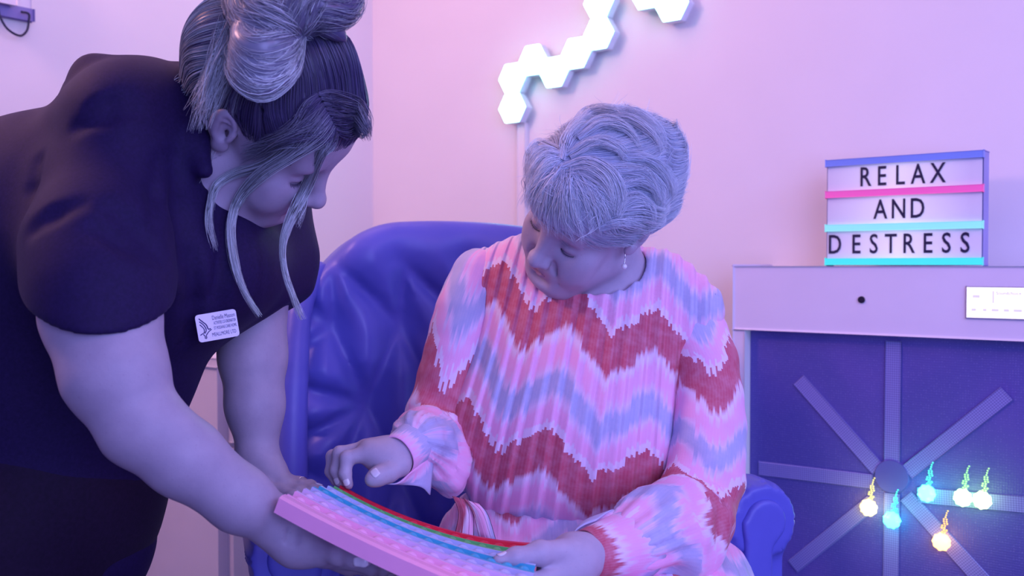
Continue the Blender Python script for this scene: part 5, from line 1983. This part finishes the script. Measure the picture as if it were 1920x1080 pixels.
rs = np.random.RandomState(11)
whorl = on_surface(LHs, 1048, 300)
N = 9000
seeds = surf_seeds(LHs, N, lw(0, 0.03, 0.05), 0.1, lambda p: LHd.loc(p)[:, 2] > -0.055, rs)


def comb_l(p, t):
    d = p - whorl
    r = np.linalg.norm(d, axis=1)[:, None] + 1e-6
    d = d / r
    q = LHd.loc(p)
    wave = np.sin(r[:, 0] * 90 + 3.0 * vnoise(p, 24, 1))
    side = LHd.R @ A3(0.2, 0.9, -0.1)
    upv = LHd.R @ A3(0, 0.1, -1.0)
    n_ = np.stack([vnoise(p, 45, 2), vnoise(p, 45, 5), vnoise(p, 45, 8)], 1)
    back = np.clip((q[:, 1] + 0.02) * 14, 0, 1)[:, None]
    return d + back * (0.95 * wave[:, None] * upv + 0.5 * side) + (0.30 + 1.2 * np.exp(-r / 0.018)) * n_


K = 18
off = rs.uniform(0.0005, 0.007, N)[:, None] * np.linspace(0.3, 1.0, K)[None] + 0.003 * (rs.rand(N) ** 6)[:, None] * np.linspace(0, 1, K)[None] ** 2 * 3
S_ = trace(LHs, seeds, comb_l, K, rs.uniform(0.05, 0.105, N) / K, off)
qe = LHd.loc(S_.reshape(-1, 3)).reshape(N, K, 3)
ear_hit = ((np.abs(qe[..., 0]) > 0.05) & (((qe[..., 1] - 0.010) / 0.032) ** 2 + ((qe[..., 2] + 0.010) / 0.036) ** 2 < 1)).any(1)
S_ = S_[~ear_hit]; N = len(S_)
bl = rs.uniform(-0.25, 0.25, N)
link('hair_strands', strands_mesh('hair_strands', S_, rs.uniform(0.0002, 0.00042, N), {'blond': bl}), lh_mat, lady)

# fringe combed forward over the brow
fr = []
tips = [(976, 384), (986, 402), (1000, 416), (1015, 428), (1030, 437), (1046, 444), (1062, 449), (1078, 453), (1095, 455), (1110, 452), (1124, 445), (1138, 432), (1150, 420), (1165, 412), (1185, 412)]
fcache = [on_surface(LB, tx, ty, 1.3) for tx, ty in tips]
for i, (tx, ty) in enumerate(tips):
    for rep in range(3):
        rx, ry = 1040 + 55 * (i / 14) + rs.uniform(-14, 14), 315 + 25 * (i / 14) + rs.uniform(-12, 14)
        ctrl = []
        for t in (0, 0.33, 0.66):
            a, n_ = on_hair(rx + (tx - rx) * t + 10 * math.sin(t * 3.1) * (1 if i > 8 else -0.6), ry + (ty - ry) * (t ** 1.15))
            if a is None: continue
            ctrl.append(a + n_ * (0.002 + 0.004 * t))
        if len(ctrl) < 2: continue
        f_ = fcache[i]
        dtip = (f_[1] - 0.006) if f_ is not None and f_[1] < 1.46 else ctrl[-1][1] + 0.004
        ctrl.append(P(tx + rs.uniform(-7, 7), ty + rs.uniform(-9, 5), min(dtip, ctrl[-1][1] + 0.02)))
        fr.append(clump(ctrl, 26, (0.006, 0.007, 0.006, 0.0035), K=18, rs=rs))
LOCKS = [[(1052, 312), (1100, 300), (1143, 325), (1158, 365), (1152, 395), (1178, 408)], [(1062, 322), (1100, 322), (1132, 345), (1143, 378), (1140, 402)], [(1070, 290), (1120, 268), (1160, 282), (1178, 304)],
         [(1085, 262), (1130, 240), (1175, 252), (1205, 285)], [(1150, 318), (1205, 322), (1230, 350), (1234, 378)], [(1165, 290), (1215, 298), (1246, 332), (1256, 368)], [(1148, 398), (1180, 372), (1208, 376), (1214, 402), (1200, 424)],
         [(1075, 250), (1105, 215), (1150, 205), (1190, 222)], [(1160, 404), (1200, 396), (1236, 402), (1250, 384)], [(1130, 228), (1180, 226), (1222, 256), (1240, 290)], [(1155, 350), (1190, 340), (1225, 362), (1222, 394)],
         [(1045, 300), (1030, 265), (1040, 230), (1070, 208)], [(1035, 310), (1010, 290), (1002, 262), (1015, 240)], [(1120, 420), (1150, 408), (1190, 414), (1222, 424)], [(1060, 300), (1075, 262), (1100, 240), (1135, 232)],
         [(1052, 296), (1022, 300), (1000, 326), (986, 366)], [(1050, 288), (1015, 282), (996, 300), (984, 338)], [(1056, 290), (1040, 262), (1048, 232), (1080, 210)], [(1050, 305), (1025, 322), (1004, 352), (990, 386)]]
for lk in LOCKS:
    for rep in range(3):
        ctrl = []
        jx, jy = rs.uniform(-9, 9), rs.uniform(-9, 9)
        for i, (x_, y_) in enumerate(lk):
            a, n_ = on_hair(x_ + jx, y_ + jy)
            if a is None: continue
            ctrl.append(a + n_ * (0.003 + 0.007 * math.sin(math.pi * min(1, i / (len(lk) - 1)))))
        if len(ctrl) > 2:
            fr.append(clump(ctrl, 44, (0.004, 0.007, 0.007, 0.005, 0.003), K=18, rs=rs))
# stray hairs at the silhouette
for k in range(60):
    px, py = 1115 + 150 * math.cos(k * 0.7) * rs.uniform(0.6, 1), 310 + 110 * math.sin(k * 0.7) * rs.uniform(0.6, 1)
    a, n_ = on_hair(px, py)
    if a is None: continue
    t_ = np.cross(n_, A3(rs.randn(), rs.randn(), rs.randn())); t_ /= np.linalg.norm(t_)
    fr.append(clump([a, a + n_ * 0.006 + t_ * 0.02, a + n_ * 0.011 + t_ * 0.045], 2, (0.002, 0.004), K=18, rs=rs))
fr = np.concatenate(fr)
qe = LHd.loc(fr.reshape(-1, 3)).reshape(len(fr), -1, 3)
fr = fr[~((np.abs(qe[..., 0]) > 0.05) & (((qe[..., 1] - 0.010) / 0.030) ** 2 + ((qe[..., 2] + 0.012) / 0.034) ** 2 < 1)).any(1)]
link('fringe', strands_mesh('fringe', fr, rs.uniform(0.0002, 0.00042, len(fr)), {'blond': rs.uniform(-0.1, 0.40, len(fr))}), lh_mat, lady)

# ------------------------------------------------------------------ rainbow bubble-popping tray
TA = P(522, 937, 1.120)      # near left corner of the top rim
TB = P(640, 916, 1.365)      # far left
TCc = P(1012, 1024, 1.270)   # far right
TD = P(985, 1146, 0.985)    # near right


def tr(s, t, h=0.0):
    """tray surface: s along its length (0..1), t across it (0 near .. 1 far), h above it"""
    p = (1 - s) * (1 - t) * TA + s * (1 - t) * TD + s * t * TCc + (1 - s) * t * TB
    sag = -0.018 * 4 * s * (1 - s) * (0.35 + 0.65 * t) + 0.006 * math.sin(t * math.pi) * (1 - s)
    return p + UP * sag + TN * h


TN = np.cross(TD - TA, TB - TA); TN /= np.linalg.norm(TN)
if TN[2] < 0: TN = -TN
tray = empty('bubble_tray', tr(0.5, 0.5), 'rainbow striped silicone bubble-popping tray held between both people', 'fidget toy')
STR = [(0.00, 0.10, (0.90, 0.40, 0.62), 'pink rim'), (0.10, 0.23, (0.90, 0.42, 0.66), 'pink stripe'), (0.23, 0.36, (0.72, 0.50, 0.78), 'pale pink stripe'), (0.36, 0.49, (0.50, 0.50, 0.78), 'lavender stripe'),
       (0.49, 0.61, (0.05, 0.42, 0.62), 'teal stripe'), (0.61, 0.76, (0.42, 0.52, 0.80), 'pale blue stripe'), (0.76, 0.87, (0.12, 0.50, 0.16), 'green stripe'), (0.87, 1.0, (0.72, 0.015, 0.05), 'red stripe')]
NSG = 40
TH = 0.015


def bubble_mesh(c, ex, ey, n, r, h):
    bm = bmesh.new()
    rings = 5; seg = 12
    prev = None
    top = bm.verts.new(c + n * h)
    for i in range(1, rings + 1):
        a = i / rings * math.pi / 2
        ring = [bm.verts.new(c + n * h * math.cos(a) + (ex * math.cos(q * 2 * math.pi / seg) + ey * math.sin(q * 2 * math.pi / seg)) * r * math.sin(a)) for q in range(seg)]
        for q in range(seg):
            if prev is None: bm.faces.new((top, ring[q], ring[(q + 1) % seg]))
            else: bm.faces.new((prev[q], ring[q], ring[(q + 1) % seg], prev[(q + 1) % seg]))
        prev = ring
    return bm_mesh('bubble', bm, True)


for k, (t0, t1, colr, nm) in enumerate(STR):
    m_ = plain('silicone_' + nm.replace(' ', '_'), colr, 0.38, 0.03, 20, spec=0.45)
    # cross profile of the strip: a ridge at each side and a sunken lane between
    rim0, rim1 = (k == 0), (k == len(STR) - 1)
    if rim0: prof = [(0, -TH), (0.0, 0.002), (0.25, 0.0042), (0.75, 0.0042), (1, 0.001)]
    elif rim1: prof = [(0, 0.001), (0.12, 0.0025), (0.2, -0.003), (0.6, -0.003), (0.68, 0.0045), (0.95, 0.0045), (1, 0.002), (1.0, -TH)]
    else: prof = [(0, 0.001), (0.06, 0.0030), (0.16, 0.0030), (0.22, -0.003), (0.80, -0.003), (0.86, 0.0030), (0.96, 0.0030), (1, 0.001)]
    V = []; n = len(prof) + 2
    for i in range(NSG + 1):
        s = i / NSG
        row = [tr(s, t0 + (t1 - t0) * a, h) for a, h in prof]
        row += [tr(s, t1, -TH), tr(s, t0, -TH)]
        V += row
    Q = []
    for i in range(NSG):
        for j in range(n):
            a = i * n + j; b = i * n + (j + 1) % n
            Q.append((a, b, b + n, a + n))
    me = bpy.data.meshes.new('stripe')
    me.from_pydata([tuple(v) for v in V], [], Q + [tuple(range(n)), tuple(reversed(range(NSG * n, NSG * n + n)))])
    bm = bmesh.new(); bm.from_mesh(me)
    bmesh.ops.remove_doubles(bm, verts=bm.verts, dist=1e-5)
    bmesh.ops.recalc_face_normals(bm, faces=list(bm.faces)); bm.to_mesh(me); bm.free()
    st = link('stripe', me, m_, tray)
    st['label'] = nm
    if rim0: continue
    nb_ = 14
    for i in range(nb_):
        s = (i + 0.6) / (nb_ + 0.2)
        tm = t0 + (t1 - t0) * (0.40 if rim1 else 0.5)
        c = tr(s, tm, -0.0032)
        ex = tr(s + 0.01, tm) - tr(s - 0.01, tm); ex /= np.linalg.norm(ex)
        ey = tr(s, tm + 0.01) - tr(s, tm - 0.01); ey -= ex * (ey @ ex); ey /= np.linalg.norm(ey)
        nn = np.cross(ex, ey)
        r = min(0.0085, (t1 - t0) * 0.24 * 0.27)
        link('bubble', bubble_mesh(c, ex, ey, nn, r, 0.0070), m_, st)
# rim across the two ends
for s_a, s_b in ((0.0, 0.035), (0.965, 1.0)):
    pass
